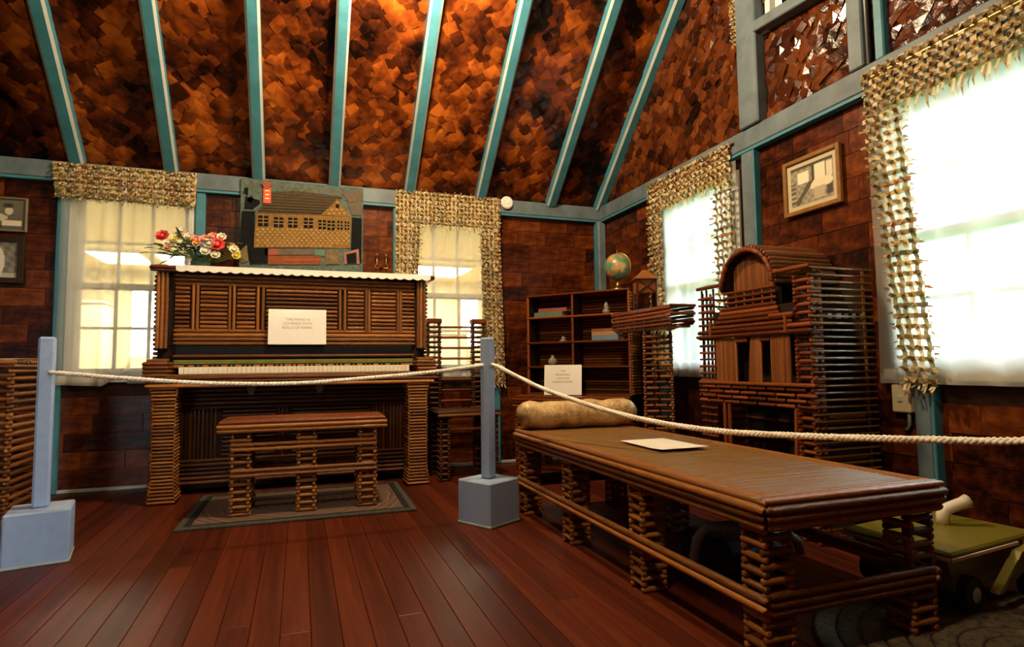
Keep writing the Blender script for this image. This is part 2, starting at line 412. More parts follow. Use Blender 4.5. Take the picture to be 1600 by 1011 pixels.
# varnished newspaper sheets on the lower walls, each its own piece, laid like bricks
SHEET = MB().bevbox((0, 0, 0), (1, 1, 1), .012).mesh('newspaper_sheet', 'wall_paper')
def sheets(wall, axis, a0, a1, holes, z0=.02, z1=1.95):
    h, w = .112, .262; row = 0; z = z0
    while z < z1 - .02:
        a = a0 - random.uniform(0, w) ; zt = min(z + h, z1)
        while a < a1:
            ww = w * random.uniform(.86, 1.14); segs = [(max(a, a0), min(a + ww, a1))]
            for H in holes:
                if zt > H[2] and z < H[3]:
                    new = []
                    for s0, s1 in segs:
                        if s1 <= H[0] or s0 >= H[1]: new.append((s0, s1)); continue
                        if s0 < H[0]: new.append((s0, H[0]))
                        if s1 > H[1]: new.append((H[1], s1))
                    segs = new
            for s0, s1 in segs:
                if s1 - s0 < .02: continue
                t = random.uniform(.003, .006); g_ = .0014
                if axis == 'x': o = put('newspaper_sheet', SHEET, wall, (s0 + g_, YB - t, z + g_), None, (s1 - s0 - 2 * g_, t + .002, zt - z - 2 * g_))
                else: o = put('newspaper_sheet', SHEET, wall, (XR - t, s0 + g_, z + g_), None, (t + .002, s1 - s0 - 2 * g_, zt - z - 2 * g_))
                o.rotation_euler = (0, random.uniform(-.006, .006), 0) if axis == 'x' else (random.uniform(-.006, .006), 0, 0)
            a += ww
        z += h; row += 1
sheets(wall_back, 'x', -1.95, XR, [(h[0] - .03, h[1] + .03, h[2] - .03, h[3] + .06) for h in WB])
sheets(wall_right, 'y', 1.15, YB, [(h[0] - .03, h[1] + .03, h[2] - .03, h[3] + .06) for h in WR])

# diamond-folded paper pieces on ceiling and gable
def diamond_mesh(i, mat, fold):
    rr = random.Random(i + 90); a, bb = .5 * rr.uniform(.9, 1.1), .5 * rr.uniform(.9, 1.1)
    e = [(-a, 0), (-a * .5, -bb * .5 * rr.uniform(.9, 1.1)), (0, -bb), (a * .55, -bb * .45), (a, 0), (a * .5, bb * .55), (0, bb), (-a * .5, bb * .5)]
    top = [(x, y, rr.uniform(-.2, 1) * fold) for x, y in e]; c = [(rr.uniform(-.15, .15), rr.uniform(-.15, .15), fold * rr.uniform(.6, 2.0))]
    n = 8
    return MB().add(top + c + [(x, y, -.06) for x, y in e], [(j, (j + 1) % n, n) for j in range(n)] + [(9 + j, 9 + (j + 1) % n, (j + 1) % n, j) for j in range(n)]).mesh('paper_diamond', mat)
RD = [diamond_mesh(i, 'roof_paper', .035) for i in range(8)]
GD = [diamond_mesh(i + 20, 'gable_paper', .10) for i in range(8)]
th = math.atan(PITCH)
roofM = Matrix(((1, 0, 0), (0, -math.cos(th), -math.sin(th)), (0, math.sin(th), -math.cos(th))))   # u along X, v up the slope, n into the room
gabM = Matrix(((0, 0, -1), (-1, 0, 0), (0, 1, 0)))                                                  # u toward the camera, v up, n into the room
def mosaic(parent, meshes, origin, Mx, cells, du, dv, size, most, prio):
    """first `most` pieces (by prio) are parts, the others one joined part"""
    cells = sorted(cells, key=prio); rest = MB()
    for k, (u, v) in enumerate(cells):
        u += random.uniform(-.2, .2) * du; v += random.uniform(-.2, .2) * dv
        q = Mx.to_quaternion() @ Quaternion((0, 0, 1), random.choice((0, PI / 2, PI, 1.5 * PI)) + random.uniform(-.35, .35)) @ Quaternion((1, 0, 0), random.uniform(-.05, .05)) @ Quaternion((0, 1, 0), random.uniform(-.05, .05))
        p = Vector(origin) + Mx @ Vector((u, v, random.uniform(.004, .012))); s_ = size * random.uniform(.8, 1.25)
        me = meshes[random.randrange(8)]
        if k < most: put('paper_diamond', me, parent, p, q, (s_, s_, s_))
        else:
            rest.add([p + q @ (Vector(w.co) * s_) for w in me.vertices], [tuple(f.vertices) for f in me.polygons])
    if rest.v: tag(rest.build('paper_mosaic', me.materials[0].name, parent), kind='stuff')
du, dv = .088, .046
cells = [(XL + .7 + (i + (j % 2) * .5) * du, .03 + j * dv) for j in range(40) for i in range(48)]
cells = [c for c in cells if XL + .6 < c[0] < XR]
mosaic(ceiling, RD, (0, YB, ZP + .02), roofM, cells, du, dv, .125, 300, lambda c: -c[1] + abs(c[0] - .6) * .05)
du, dv = .078, .042
cells = []
for j in range(40):
    for i in range(42):
        u, v = (i + (j % 2) * .5) * du, .02 + j * dv     # u from the back corner toward the camera
        y, z = YB - u, ZP + v
        if y < 1.15 or z > roof_z(y) - .02 or z > 3.1: continue
        if WG[0] - .03 < y < WG[1] + .03 and z > WG[2] - .02: continue
        cells.append((u, v))
mosaic(wall_right, GD, (XR, YB, ZP), gabM, cells, du, dv, .105, 300, lambda c: -c[0])

# painted timber: plates, rafters, posts, sills
def beam(name, a, bq, mat, parent, r=.006, k=None): return MB().bevbox(a, bq, r).build(name, mat, parent)
structure(MB().bevbox((XL, YB - .055, 1.935), (XR, YB + .001, ZP), .006).build('trim_1', 'teal_grey'))
structure(MB().bevbox((XR - .055, YF, 1.935), (XR + .001, YB - .055, ZP), .006).build('trim_2', 'teal_grey'))
for o_, a, bq in (('trim_1', (XL, YB - .050, 1.920), (XR - .05, YB, 1.9345)), ('trim_2', (XR - .050, 1.1, 1.920), (XR, YB - .06, 1.9345))):
    MB().box(a, bq).build('moulding', 'teal', bpy.data.objects[o_])
def rafter(xc, w=.082, d=.080):
    c = .014
    sec = [(-w / 2, 0), (w / 2, 0), (w / 2, -d + c), (w / 2 - c, -d), (-w / 2 + c, -d), (-w / 2, -d + c)]
    y0, y1 = YB - .01, YRIDGE; vs = []
    for y, z in ((y0, ZP + .02 + PITCH * .01), (y1, ZR + .02)):
        for a_, n_ in sec: vs.append((xc + a_, y - math.sin(th) * -n_ * 1, z + math.cos(th) * n_))
    m = MB(); n = 6
    m.add(vs, [tuple(range(n)), tuple(range(2 * n - 1, n - 1, -1))])
    for i in range(n): m.add([], [(i, i + n, (i + 1) % n + n, (i + 1) % n)] if 0 else []); m.f.append((i, i + n, (i + 1) % n + n, (i + 1) % n)); m.k.append(1 if i in (2, 4) else 0)
    return m.build('rafter', ['teal', 'cream_trim'], ceiling, fix=True)
for xc in (-2.36, -1.85, -1.327, -.808, -.28, .217, .751, 1.301, 1.897, 2.335): rafter(xc)
for (a, bq, mt) in (((-1.43, YB - .035, 0), (-1.375, YB, 1.93), 'teal'), ((-.665, YB - .035, 0), (-.605, YB, 1.93), 'teal'),
                    ((.635, YB - .035, 0), (.695, YB, 1.93), 'teal'), ((1.405, YB - .035, 0), (1.455, YB, 1.93), 'teal')):
    beam('post', a, bq, mt, wall_back)
beam('post', (XR - .075, YB - .075, 0), (XR - .001, YB - .001, 1.93), 'teal_grey', wall_back, .012)
beam('post_edge', (XR - .082, YB - .05, 0), (XR - .0755, YB - .001, 1.93), 'teal', wall_back, .002)
for (y0, y1) in ((2.575, 2.665), (1.665, 1.735), (3.47, 3.55)): beam('post', (XR - .045, y0, 0), (XR, y1, .665 if y0 < 2 else 1.93), 'teal_grey' if y0 < 3 else 'teal', wall_right)
for y0, zt in ((2.575, 1.93), (1.665, .665)): beam('post_edge', (XR - .047, y0 - .013, 0), (XR, y0, zt), 'teal', wall_right, .003)
beam('gable_post', (XR - .075, 2.485, ZP), (XR, 2.635, 3.75), 'teal_grey', wall_right)
beam('gable_post', (XR - .065, 1.86, ZP), (XR, 1.935, 4.3), 'teal_grey', wall_right)
beam('gable_post', (XR - .045, 1.775, ZP), (XR, 1.82, 4.2), 'teal', wall_right)
sl = MB().bevbox((XR - .09, -.30, -.03), (XR, .30, .03), .005).build('gable_sill', 'teal_grey', wall_right, (0, 2.185, 2.535)); sl.rotation_euler = (.10, 0, 0)
bb_ = structure(MB().bevbox((XL, YB - .022, 0), (XR - .08, YB, .022), .004).build('baseboard_back', 'base_trim'))
structure(MB().bevbox((XR - .022, YF, 0), (XR, YB - .08, .022), .004).build('baseboard_right', 'base_trim'))

# windows: frame, two sashes with muntins, each pane
def window(n, axis, o, label_):
    a0, a1, z0, z1 = o
    e = bpy.data.objects.new('window_%d' % n, None); C.objects.link(e); structure(e); e['label'] = label_
    dpt = 0.02
    base = YB if axis == 'x' else XR
    def bx(m, p0, p1, q0, q1, d0, d1):
        if axis == 'x': m.box((p0, base + d0, q0), (p1, base + d1, q1))
        else: m.box((base + d0, p0, q0), (base + d1, p1, q1))
    e.location = ((a0 + a1) / 2, base, z0) if axis == 'x' else (base, (a0 + a1) / 2, z0)
    L = e.location
    def fin(m, nm, mt, par):
        m.v = [(v[0] - L.x, v[1] - L.y, v[2] - L.z) for v in m.v]; return m.build(nm, mt, par)
    m = MB(); t = .035
    bx(m, a0, a0 + t, z0, z1, -.012, .09); bx(m, a1 - t, a1, z0, z1, -.012, .09); bx(m, a0 + t, a1 - t, z1 - t, z1, -.012, .09)
    fr = fin(m, 'frame', 'window_paint', e)
    m = MB(); bx(m, a0 - .03, a1 + .03, z0 - .03, z0 + .015, -.04, .09); fin(m, 'window_sill', 'window_paint', e)
    zm = (z0 + z1) / 2 - .02; s_ = .032
    for k, (q0, q1, d) in enumerate(((zm - .02, z1 - t, .05), (z0 + .015, zm + .02, .02))):
        m = MB(); i0, i1 = a0 + t, a1 - t
        bx(m, i0, i0 + s_, q0, q1, d, d + .028); bx(m, i1 - s_, i1, q0, q1, d, d + .028)
        bx(m, i0 + s_, i1 - s_, q0, q0 + .042, d, d + .028); bx(m, i0 + s_, i1 - s_, q1 - s_, q1, d, d + .028)
        sash = fin(m, 'sash', 'window_paint', e)
        xs = [i0 + s_ + (i1 - i0 - 2 * s_) * j / 3 for j in range(4)]; zs = [q0 + .042 + (q1 - s_ - q0 - .042) * j / 2 for j in range(3)]
        for j in (1, 2):
            m = MB(); bx(m, xs[j] - .009, xs[j] + .009, zs[0], zs[2], d + .004, d + .024); fin(m, 'muntin', 'window_paint', sash)
        m = MB(); bx(m, xs[0], xs[3], zs[1] - .009, zs[1] + .009, d + .006, d + .022); fin(m, 'muntin', 'window_paint', sash)
        for i in range(3):
            for j in range(2):
                m = MB(); bx(m, xs[i] + .009, xs[i + 1] - .009, zs[j] + .009, zs[j + 1] - .009, d + .012, d + .016); fin(m, 'pane', 'glass', sash)
    return e
window(1, 'x', WB[0], 'sash window left of the piano'); window(2, 'x', WB[1], 'sash window right of the piano')
window(3, 'y', WR[0], 'sash window beside the far corner'); window(4, 'y', WR[1], 'sash window nearest on the right wall')
window(5, 'y', WG, 'small gable window high on the right wall')
m = MB()
d1 = structure(MB().bevbox((0, -.04, .01), (.37, 0, 1.95), .006).build('door_1', 'teal_grey', None, (-1.95, YF - .1, 0))); d1.rotation_euler = (0, 0, -1.45)
MB().ball((.32, .02, .95), .03).build('door_handle', 'brass', d1)

# ------------------------------------------------------------------ outside: lawn, back room with troffer lights
structure(MB().box((-30, -30, -.5), (40, 40, -.42)).build('lawn', 'grass'))
tag(bpy.data.objects['lawn'], kind='structure')
BX0, BX1, BY1, BZ = -3.6, 3.2, 9.0, 2.05
structure(MB().box((BX0, YB + .10, -.06), (BX1, BY1, 0)).build('floor_back_room', 'cupboard'))
cb = structure(MB().box((BX0, YB + .1, BZ + .012), (BX1, BY1 + .1, BZ + .1)).build('ceiling_back_room', 'beige_board'))
y = YB + .12
CBD = MB().bevbox((0, 0, 0), (BX1 - BX0, .094, .014), .004).mesh('ceiling_board', 'beige_board')
while y < BY1 - .1:
    put('ceiling_board', CBD, cb, (BX0, y, BZ)); y += .10
b = MB(); FH = [(-2.10, -1.74, .92, 1.87), (2.37, 2.65, 1.05, 1.87)]
for a0, a1, z0, z1 in wall_cells(BX0, BX1, 0, BZ + .02, FH): b.box((a0, BY1, z0), (a1, BY1 + .1, z1))
structure(b.build('wall_back_room', 'beige_wall'))
structure(MB().box((BX0 - .1, YB + .1, 0), (BX0, BY1 + .1, BZ + .1)).build('wall_back_room_left', 'beige_wall'))
structure(MB().box((BX1, YB + .1, 0), (BX1 + .1, BY1 + .1, BZ + .1)).build('wall_back_room_right', 'beige_wall'))
for (x0, x1, y0, y1, lb) in ((-2.22, -1.66, 7.45, 8.3, 'ceiling light panel seen through the left half of the left window'), (-1.56, -1.0, 7.45, 8.3, 'ceiling light panel in the back room behind the flower arrangement'),
                     (1.38, 2.15, 7.45, 8.35, 'ceiling light panel seen through the window above the log chair'), (0.55, 1.15, 7.45, 8.3, 'ceiling light panel in the back room seen past the piano')):
    t = thing('ceiling_light', lb, 'ceiling light', ((x0 + x1) / 2, (y0 + y1) / 2, BZ - .002), 0, 'back room ceiling lights'); w_, d_ = (x1 - x0) / 2, (y1 - y0) / 2
    m = MB()
    for a, bq in (((-w_, -d_, -.03), (-w_ + .03, d_, 0)), ((w_ - .03, -d_, -.03), (w_, d_, 0)), ((-w_ + .03, -d_, -.03), (w_ - .03, -d_ + .03, 0)), ((-w_ + .03, d_ - .03, -.03), (w_ - .03, d_, 0))): m.box(a, bq)
    m.build('frame', 'white_plastic', t)
    MB().box((-w_ + .03, -d_ + .03, -.016), (w_ - .03, d_ - .03, -.006)).build('diffuser', 'tube_light', t)
def cupboard(loc, w, d, h, label):
    t = thing('cupboard', label, 'cupboard', loc)
    MB().bevbox((-w / 2, 0, 0), (w / 2, d, h), .006).build('body', 'cupboard', t)
    for s_ in (-1, 1):
        x0 = -w / 2 + .02 if s_ < 0 else .01
        dr = MB().bevbox((x0, -.02, .05), (x0 + w / 2 - .03, -.0005, h - .04), .004).build('door', 'beige_board', t)
        MB().ball((-.05 * -s_ if 0 else s_ * .06, -.03, h * .6), .013).build('knob', 'brass', dr)
    MB().bevbox((-w / 2 - .02, -.03, h), (w / 2 + .02, d, h + .03), .004).build('top', 'beige_board', t)
cupboard((-2.75, 8.4, 0), 1.0, .5, 1.55, 'pale cupboard seen through the curtain of the left window')
cupboard((1.75, 8.4, 0), 1.1, .5, 1.2, 'pale cupboard in the back room behind the log chair')
# hanging lamp above the room: cord, shade, bulb
def pendant(at, power, label):
    t = thing('pendant_lamp', label, 'lamp', at)
    MB().tube([(0, 0, .12), (0, 0, roof_z(at[1]) - at[2])], .006, 6).build('cord', 'black', t)
    MB().tube([(0, 0, .05), (0, 0, .12)], .022, 10).build('socket', 'brass', t)
    MB().ball((0, 0, .012), .034, 12, 8).build('bulb', 'bulb_glow', t, smooth=True)
    ld = bpy.data.lights.new('bulb_light', 'POINT'); ld.energy = power; ld.color = LAMP_COL; ld.shadow_soft_size = .09
    lo = bpy.data.objects.new('bulb_light', ld); C.objects.link(lo); lo.location = (at[0], at[1], at[2] - .12)
pendant(LAMP_AT, LAMP_POWER, 'bare warm bulb hanging on a cord before the back roof slope')
pendant(LAMP2_AT, LAMP2_POWER, 'bare warm bulb hanging on a cord nearer the door')

# ------------------------------------------------------------------ piano
T = thing('piano', 'upright piano faced with rolled newspaper logs between the two back windows', 'piano', (0, 4.05, 0))
P = rel(T)
def plog(par, p0, p1, r=.012, mat='log'): return log(par, P(*p0), P(*p1), r, mat)
def pbox(par, a, b_, mat, name, r=.004): return MB().bevbox(P(*a), P(*b_), r).build(name, mat, par)
body = pbox(T, (-.77, 4.05, .03), (.78, 4.27, 1.33), 'dark_core', 'case')
up = pbox(T, (-.77, 4.045, .885), (.78, 4.06, 1.33), 'dark_core', 'front_panel')
pb = .0258; z = .90; yF = 4.036
segs = [(-.711, -.632), (-.575, -.425), (-.372, -.268), (-.205, .226), (.292, .395), (.445, .605), (.648, .731)]
while z < 1.325:
    if .99 < z < 1.255:
        for s0, s1 in segs: plog(up, (s0, yF, z), (s1, yF, z), .0108)
    else: plog(up, (-.715, yF - .002, z), (.735, yF - .002, z), .0125, 'log' if z > 1 else 'log_gold')
    z += pb
for xc in (-.613, -.590, -.412, -.388, -.252, -.222, .243, .274, .410, .430, .620, .638):
    plog(up, (xc, yF - .008, .975), (xc, yF - .008, 1.262), .0095, 'log_gold')
for s0, s1 in ((-.62, -.38), (-.26, .28), (.40, .645)): plog(up, (s0, yF - .008, 1.262), (s1, yF - .008, 1.262), .009, 'log_gold')
for sx in (-1, 1):                                    # fluted corner columns of the upper case
    col = pbox(T, (sx * .775 - .03, 4.02, .86), (sx * .775 + .03, 4.06, 1.335), 'dark_core', 'corner_column')
    for k in range(3): plog(col, (sx * .775 - .022 + k * .022, 4.012, .87), (sx * .775 - .022 + k * .022, 4.012, 1.33), .011, 'log_gold' if k != 1 else 'log')
    side = pbox(T, (sx * .80 - .005, 4.06, .66), (sx * .80 + .005, 4.26, 1.33), 'dark_core', 'side_panel', .002)
    z = .68
    while z < 1.32: plog(side, (sx * .812, 4.03, z), (sx * .812, 4.26, z), .0115); z += .027
lid = pbox(T, (-.83, 3.985, 1.335), (.85, 4.28, 1.352), 'log_red', 'lid', .006)
for z, yy in ((1.338, 3.985), (1.355, 3.977)): plog(lid, (-.835, yy, z), (.855, yy, z), .011, 'log_red')
for x in (-.832, .852): plog(lid, (x, 3.98, 1.348), (x, 4.28, 1.348), .012, 'log_red')
# key slip, keyboard, cheeks
bed = pbox(T, (-.80, 3.80, .645), (.81, 4.05, .70), 'dark_core', 'key_bed')
for k, (z, dy) in enumerate(((.652, -.004), (.674, 0), (.695, .004))): plog(bed, (-.805, 3.795 + dy, z), (.815, 3.795 + dy, z), .0118, ('log_gold', 'log', 'log')[k])
plog(bed, (-.71, 3.806, .709), (.72, 3.806, .709), .008, 'log')
wk = MB().bevbox((0, 0, 0), (.0243, .12, .040), .0015).mesh('white_key', 'ivory')
for k in range(52): put('white_key', wk, T, P(-.648 + k * .0252, 3.822, .7175))
bk = MB().bevbox((0, 0, 0), (.011, .07, .014), .002).mesh('black_key', 'black')
for k in range(51):
    if k % 7 in (1, 4): continue
    put('black_key', bk, T, P(-.648 + (k + 1) * .0252 - .0055, 3.875, .758))
pbox(T, (-.70, 3.955, .772), (.71, 3.985, .800), 'dark_green_felt', 'felt_rail')
plog(T, (-.71, 3.945, .760), (.72, 3.945, .760), .010, 'log'); plog(T, (-.71, 3.985, .823), (.72, 3.985, .823), .010, 'log_red')
pbox(T, (-.70, 4.0, .80), (.71, 4.04, .885), 'black', 'fall_board')
for sx in (-1, 1):
    xc = .765 * sx + .005
    ck = pbox(T, (xc - .05, 3.80, .70), (xc + .05, 4.05, .79), 'dark_core', 'cheek')
    for k in range(4):
        plog(ck, (xc - .058, 3.795 + k * .004, .712 + k * .022), (xc + .058, 3.795 + k * .004, .712 + k * .022), .0115, 'log')
        for s2 in (-1, 1): plog(ck, (xc + s2 * .055, 3.80, .712 + k * .022), (xc + s2 * .055, 4.04, .712 + k * .022), .011, 'log')
    plog(ck, (xc - .05, 3.84, .795), (xc + .05, 3.84, .795), .011); plog(ck, (xc - .05, 3.90, .798), (xc + .05, 3.90, .798), .011)
    # front leg
    lx = .712 * sx
    lg = pbox(T, (lx - .055, 3.815, .012), (lx + .055, 3.925, .645), 'dark_core', 'leg')
    z = .014
    while z < .64:
        fl_ = .014 * max(0, 1 - z / .10) + .012 * max(0, (z - .56) / .08)
        plog(lg, (lx - .058 - fl_, 3.806 - fl_, z), (lx + .058 + fl_, 3.806 - fl_, z), .0080, 'log_gold')
        for s2 in (-1, 1): plog(lg, (lx + s2 * (.058 + fl_), 3.80 - fl_, z + .009), (lx + s2 * (.058 + fl_), 3.93, z + .0097), .0078, 'log_gold' if s2 == -sx else 'log')
        z += .0195
# lower front panel
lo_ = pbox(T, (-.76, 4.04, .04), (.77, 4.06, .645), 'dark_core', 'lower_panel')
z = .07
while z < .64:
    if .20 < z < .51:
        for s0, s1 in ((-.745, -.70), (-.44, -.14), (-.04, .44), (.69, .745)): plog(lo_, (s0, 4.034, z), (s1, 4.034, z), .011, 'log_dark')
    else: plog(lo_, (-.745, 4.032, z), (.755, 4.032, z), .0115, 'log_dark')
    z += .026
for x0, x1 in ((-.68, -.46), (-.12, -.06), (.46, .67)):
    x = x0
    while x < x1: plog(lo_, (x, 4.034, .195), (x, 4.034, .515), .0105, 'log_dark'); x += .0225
for xc in (-.277, .12):
    m = MB(); m.prism([(xc - .03, .64), (xc + .03, .64), (xc + .01, .585), (xc - .01, .585)], 3.97, 4.02, 'y'); m.v = [P(*v) for v in m.v]; m.build('bracket', 'olive_frame', T)

# lace runner, scalloped at the front
def lace(u, v):
    x = -.70 + 1.53 * u; s_ = .010 * abs(math.sin(u * 26 * PI)); y = 3.972 + .29 * v; z = 1.3675
    if v == 0: return (x, 3.963, 1.335 - s_)
    if v < .3: y = 3.964; z = 1.366
    return (x, y, z)
tag(MB().sheet(156, 4, lace).build('lace_runner', 'lace', None), 'cream lace runner with a scalloped edge along the piano top', 'runner')

# signs -----------------------------------------------------------------------
def text_mesh(body_, size, mat):
    cu = bpy.data.curves.new('lettering', 'FONT'); cu.body = body_; cu.size = size; cu.align_x = 'CENTER'; cu.align_y = 'CENTER'; cu.extrude = .0004
    o = bpy.data.objects.new('lettering', cu); C.objects.link(o)
    dg = bpy.context.evaluated_depsgraph_get(); me = bpy.data.meshes.new_from_object(o.evaluated_get(dg))
    bpy.data.objects.remove(o); me.materials.clear(); me.materials.append(MATS[mat]); return me
def sign(loc, w, h, lines, tilt, rz, label, size=.026, lead=.040, top=.35, skew=0):
    t = thing('sign_card', label, 'sign', loc, rz); t.rotation_euler = (tilt, skew, rz)
    MB().bevbox((-w / 2, 0, 0), (w / 2, .004, h), .001).build('card', 'card', t)
    for k, s_ in enumerate(lines):
        o = put('lettering', text_mesh(s_, size, 'ink'), t, (0, -.0006, h * (1 - top) + (len(lines) / 2 - .5 - k) * lead)); o.rotation_euler = (PI / 2, 0, 0)
sign((-.016, 3.966, .893), .345, .225, ['THE PIANO IS', 'COVERED WITH', 'ROLLS OF PAPER.'], -.13, 0, 'cream sign with three lines of lettering propped on the piano front', .0235, .026, .41)

# flowers ------------------------------------------------------------------------
F = thing('flower_arrangement', 'vase of red, pink, white and yellow silk flowers on the piano', 'flowers', (-.60, 4.16, 1.368))
MB().lathe([(.035, 0), (.05, .01), (.06, .04), (.045, .075), (.05, .085)], 14).build('vase', 'green_glass', F, smooth=True)
def petal(m, c, d, up_, L, w, cup):
    d = Vector(d).normalized(); side = d.cross(Vector(up_)).normalized(); nrm = side.cross(d)
    pts = []
    for i in range(4):
        t = i / 3; ww = w * (.35, .95, 1, .35)[i]; b_ = Vector(c) + d * L * t + nrm * cup * L * t * t
        pts += [b_ - side * ww + nrm * .18 * ww, b_ + nrm * -.05 * L, b_ + side * ww + nrm * .18 * ww]
    m.add(pts, [(i * 3 + j, i * 3 + j + 1, i * 3 + j + 4, i * 3 + j + 3) for i in range(3) for j in range(2)])
def rose(c, r, mat, face=(0, -1, .35)):
    m = MB(); f = Vector(face).normalized(); a = f.cross(Vector((0, 0, 1))).normalized(); b2 = f.cross(a)
    for ring, (n, rad, lift) in enumerate(((4, .45, .9), (6, .75, .55), (8, 1.0, .15))):
        for k in range(n):
            an = 2 * PI * k / n + ring * .5; d = a * math.cos(an) + b2 * math.sin(an) + f * lift
            petal(m, Vector(c) - f * r * .2, d, f, r * (rad if ring else .8), r * (.28, .36, .42)[ring], .35)
    m.ball(tuple(Vector(c) + f * r * .12), r * .34, 8, 5)
    return m.build('flower', mat, F, smooth=True)
def Fp(px, py, dy=0):  # offsets measured on the bouquet: centimetres right of and above the vase foot
    return (px, dy, py)
for (x, z, dy, r, mt) in ((-.205, .195, -.04, .036, 'rose_red'), (.105, .148, -.10, .042, 'rose_red'), (.035, .178, -.07, .034, 'rose_pink'), (.075, .205, -.04, .030, 'rose_pink'), (-.02, .18, -.05, .03, 'rose_pink'),
                          (.06, .15, -.11, .030, 'petal_white'), (.045, .10, -.12, .028, 'petal_white'), (.100, .082, -.11, .026, 'petal_white'), (.125, .208, -.05, .026, 'petal_white'),
                          (-.12, .195, -.05, .030, 'petal_white'), (-.10, .155, -.07, .034, 'petal_white'), (-.165, .15, -.08, .024, 'petal_white'), (-.10, .24, -.02, .022, 'petal_white'), (-.06, .20, -.04, .026, 'petal_white'),
                          (.20, .125, -.08, .026, 'petal_white'), (.215, .085, -.09, .024, 'petal_yellow'), (.215, .11, -.08, .02, 'petal_yellow'), (.185, .145, -.06, .024, 'petal_peach'), (-.13, .17, -.09, .018, 'petal_yellow'), (-.01, .15, -.09, .022, 'petal_peach'), (-.165, .115, -.1, .02, 'petal_peach')):
    c = (x, dy, z); rose(c, r * 1.22, mt, (x * .8, -1, .5))
    MB().tube([(0, 0, .05), (x * .5, dy * .6, z * .6), (x, dy + .01, z)], .0022, 5).build('stem', 'leaf_green', F)
for k in range(80):
    an = random.uniform(0, 2 * PI); rr_ = random.uniform(.05, .21); x = rr_ * math.cos(an) * 1.05; dy = -abs(rr_ * math.sin(an)) * .5 + .02; z = random.uniform(.05, .17) + .03 * random.random()
    m = MB(); petal(m, (x, dy, z), (x * 3 + random.uniform(-.3, .3), dy - .1, random.uniform(-.15, .25)), (0, -.3, 1), random.uniform(.045, .075), random.uniform(.014, .022), random.uniform(-.5, .2))
    m.build('leaf', 'leaf_green' if random.random() < .68 else 'leaf_pale', F)
for x, z in ((-.25, .12), (-.27, .09), (-.235, .14)):
    m = MB(); m.tube([(0, 0, .06), (x * .6, -.03, .10), (x, -.05, z)], .002, 5); petal(m, (x, -.05, z), (-1, 0, .1), (0, -.3, 1), .05, .016, -.2); m.build('leaf', 'leaf_pale', F)

# woven house picture on the wall -------------------------------------------------
H_ = thing('paper_picture', 'woven paper picture of a long shingled house above the piano', 'wall hanging', (.01, YB - .070, 1.40))
TX = lambda x: -.39 + (x - 80) / 1230 * .80 - .01
TZ = lambda x, y: 2.03 - (y - (75 + 95 * (x - 80) / 1230)) / 1447 - 1.40
def piece(pts, mat, d, name, par=None, th_=.004):
    return MB().prism([(TX(x), TZ(x, y)) for x, y in pts], -.006 - d - th_, -.006 - d, 'y').build(name, mat, par or H_, fix=True)
MB().bevbox((-.40, -.006, -.05), (.405, .010, .63), .002).build('ground', 'tap_ground', H_)
for k in range(14):       # zigzag of pale tan strips along the top
    x0 = 110 + k * 72; y0 = 75 + 95 * (x0 - 80) / 1230 + 45; piece([(x0, y0), (x0 + 36, y0 + 26), (x0 + 72, y0 + 4), (x0 + 36, y0 + 40)], 'tap_ochre', 0, 'zigzag_strip', None, .002)
roofp = piece([(235, 430), (300, 340), (375, 215), (640, 205), (1095, 262), (1040, 290), (850, 455)], 'tap_roof', .001, 'roof')
for k in range(7):
    f = k / 7.5; xa, ya, xb, yb = 375 - 140 * f, 215 + 215 * f, 1095 - 245 * f, 262 + 193 * f
    piece([(xa, ya), (xb, yb), (xb - 8, yb + 18), (xa - 6, ya + 18)], 'tap_roof', .004 + .0006 * k, 'roof_course', roofp, .003)
wallp = piece([(235, 430), (850, 455), (1190, 478), (1180, 800), (640, 780), (210, 770)], 'tap_ochre', .002, 'house_wall')
gab = piece([(875, 452), (1040, 285), (1192, 478)], 'tap_ochre', .004, 'gable')
for j in range(7):        # diamond shingles
    for i in range(20):
        x = 250 + i * 48 + (j % 2) * 24; y = 590 + j * 27 + (x - 250) * .030
        if y > 775 or x > 1165: continue
        piece([(x - 21, y), (x, y + 17), (x + 21, y), (x, y - 17)], 'tap_ochre_light', .0065, 'shingle', wallp, .0025)
for j in range(4):
    for i in range(j + 1): 
        x = 1036 + (i - j / 2) * 54; y = 325 + j * 38
        if j == 1 : continue
        piece([(x - 22, y), (x, y + 17), (x + 22, y), (x, y - 17)], 'tap_ochre_light', .0085, 'shingle', gab, .0025)
for (x, y, w_, h_) in ((303, 505, 96, 104), (452, 520, 92, 98), (592, 525, 90, 98), (748, 532, 92, 100), (888, 550, 74, 96), (980, 560, 74, 100), (1072, 562, 52, 92), (1145, 566, 46, 90), (1044, 360, 36, 40)):
    wn = piece([(x - w_ / 2, y - h_ / 2), (x + w_ / 2, y - h_ / 2 + 6), (x + w_ / 2, y + h_ / 2 + 4), (x - w_ / 2, y + h_ / 2)], 'tap_dark', .0065, 'house_window')
    if w_ > 40:
        piece([(x - 4, y - h_ / 2), (x + 4, y - h_ / 2), (x + 4, y + h_ / 2), (x - 4, y + h_ / 2)], 'tap_ochre_light', .0105, 'house_muntin', wn, .002)
        for q in (-.17, .17): piece([(x - w_ / 2, y + q * h_ - 4), (x + w_ / 2, y + q * h_), (x + w_ / 2, y + q * h_ + 7), (x - w_ / 2, y + q * h_ + 4)], 'tap_ochre_light', .0105, 'house_muntin', wn, .002)
piece([(98, 408), (222, 410), (215, 900), (75, 880)], 'tap_dark', .003, 'tree_trunk'); piece([(1200, 480), (1302, 490), (1300, 960), (1185, 960)], 'tap_dark', .003, 'tree_trunk')
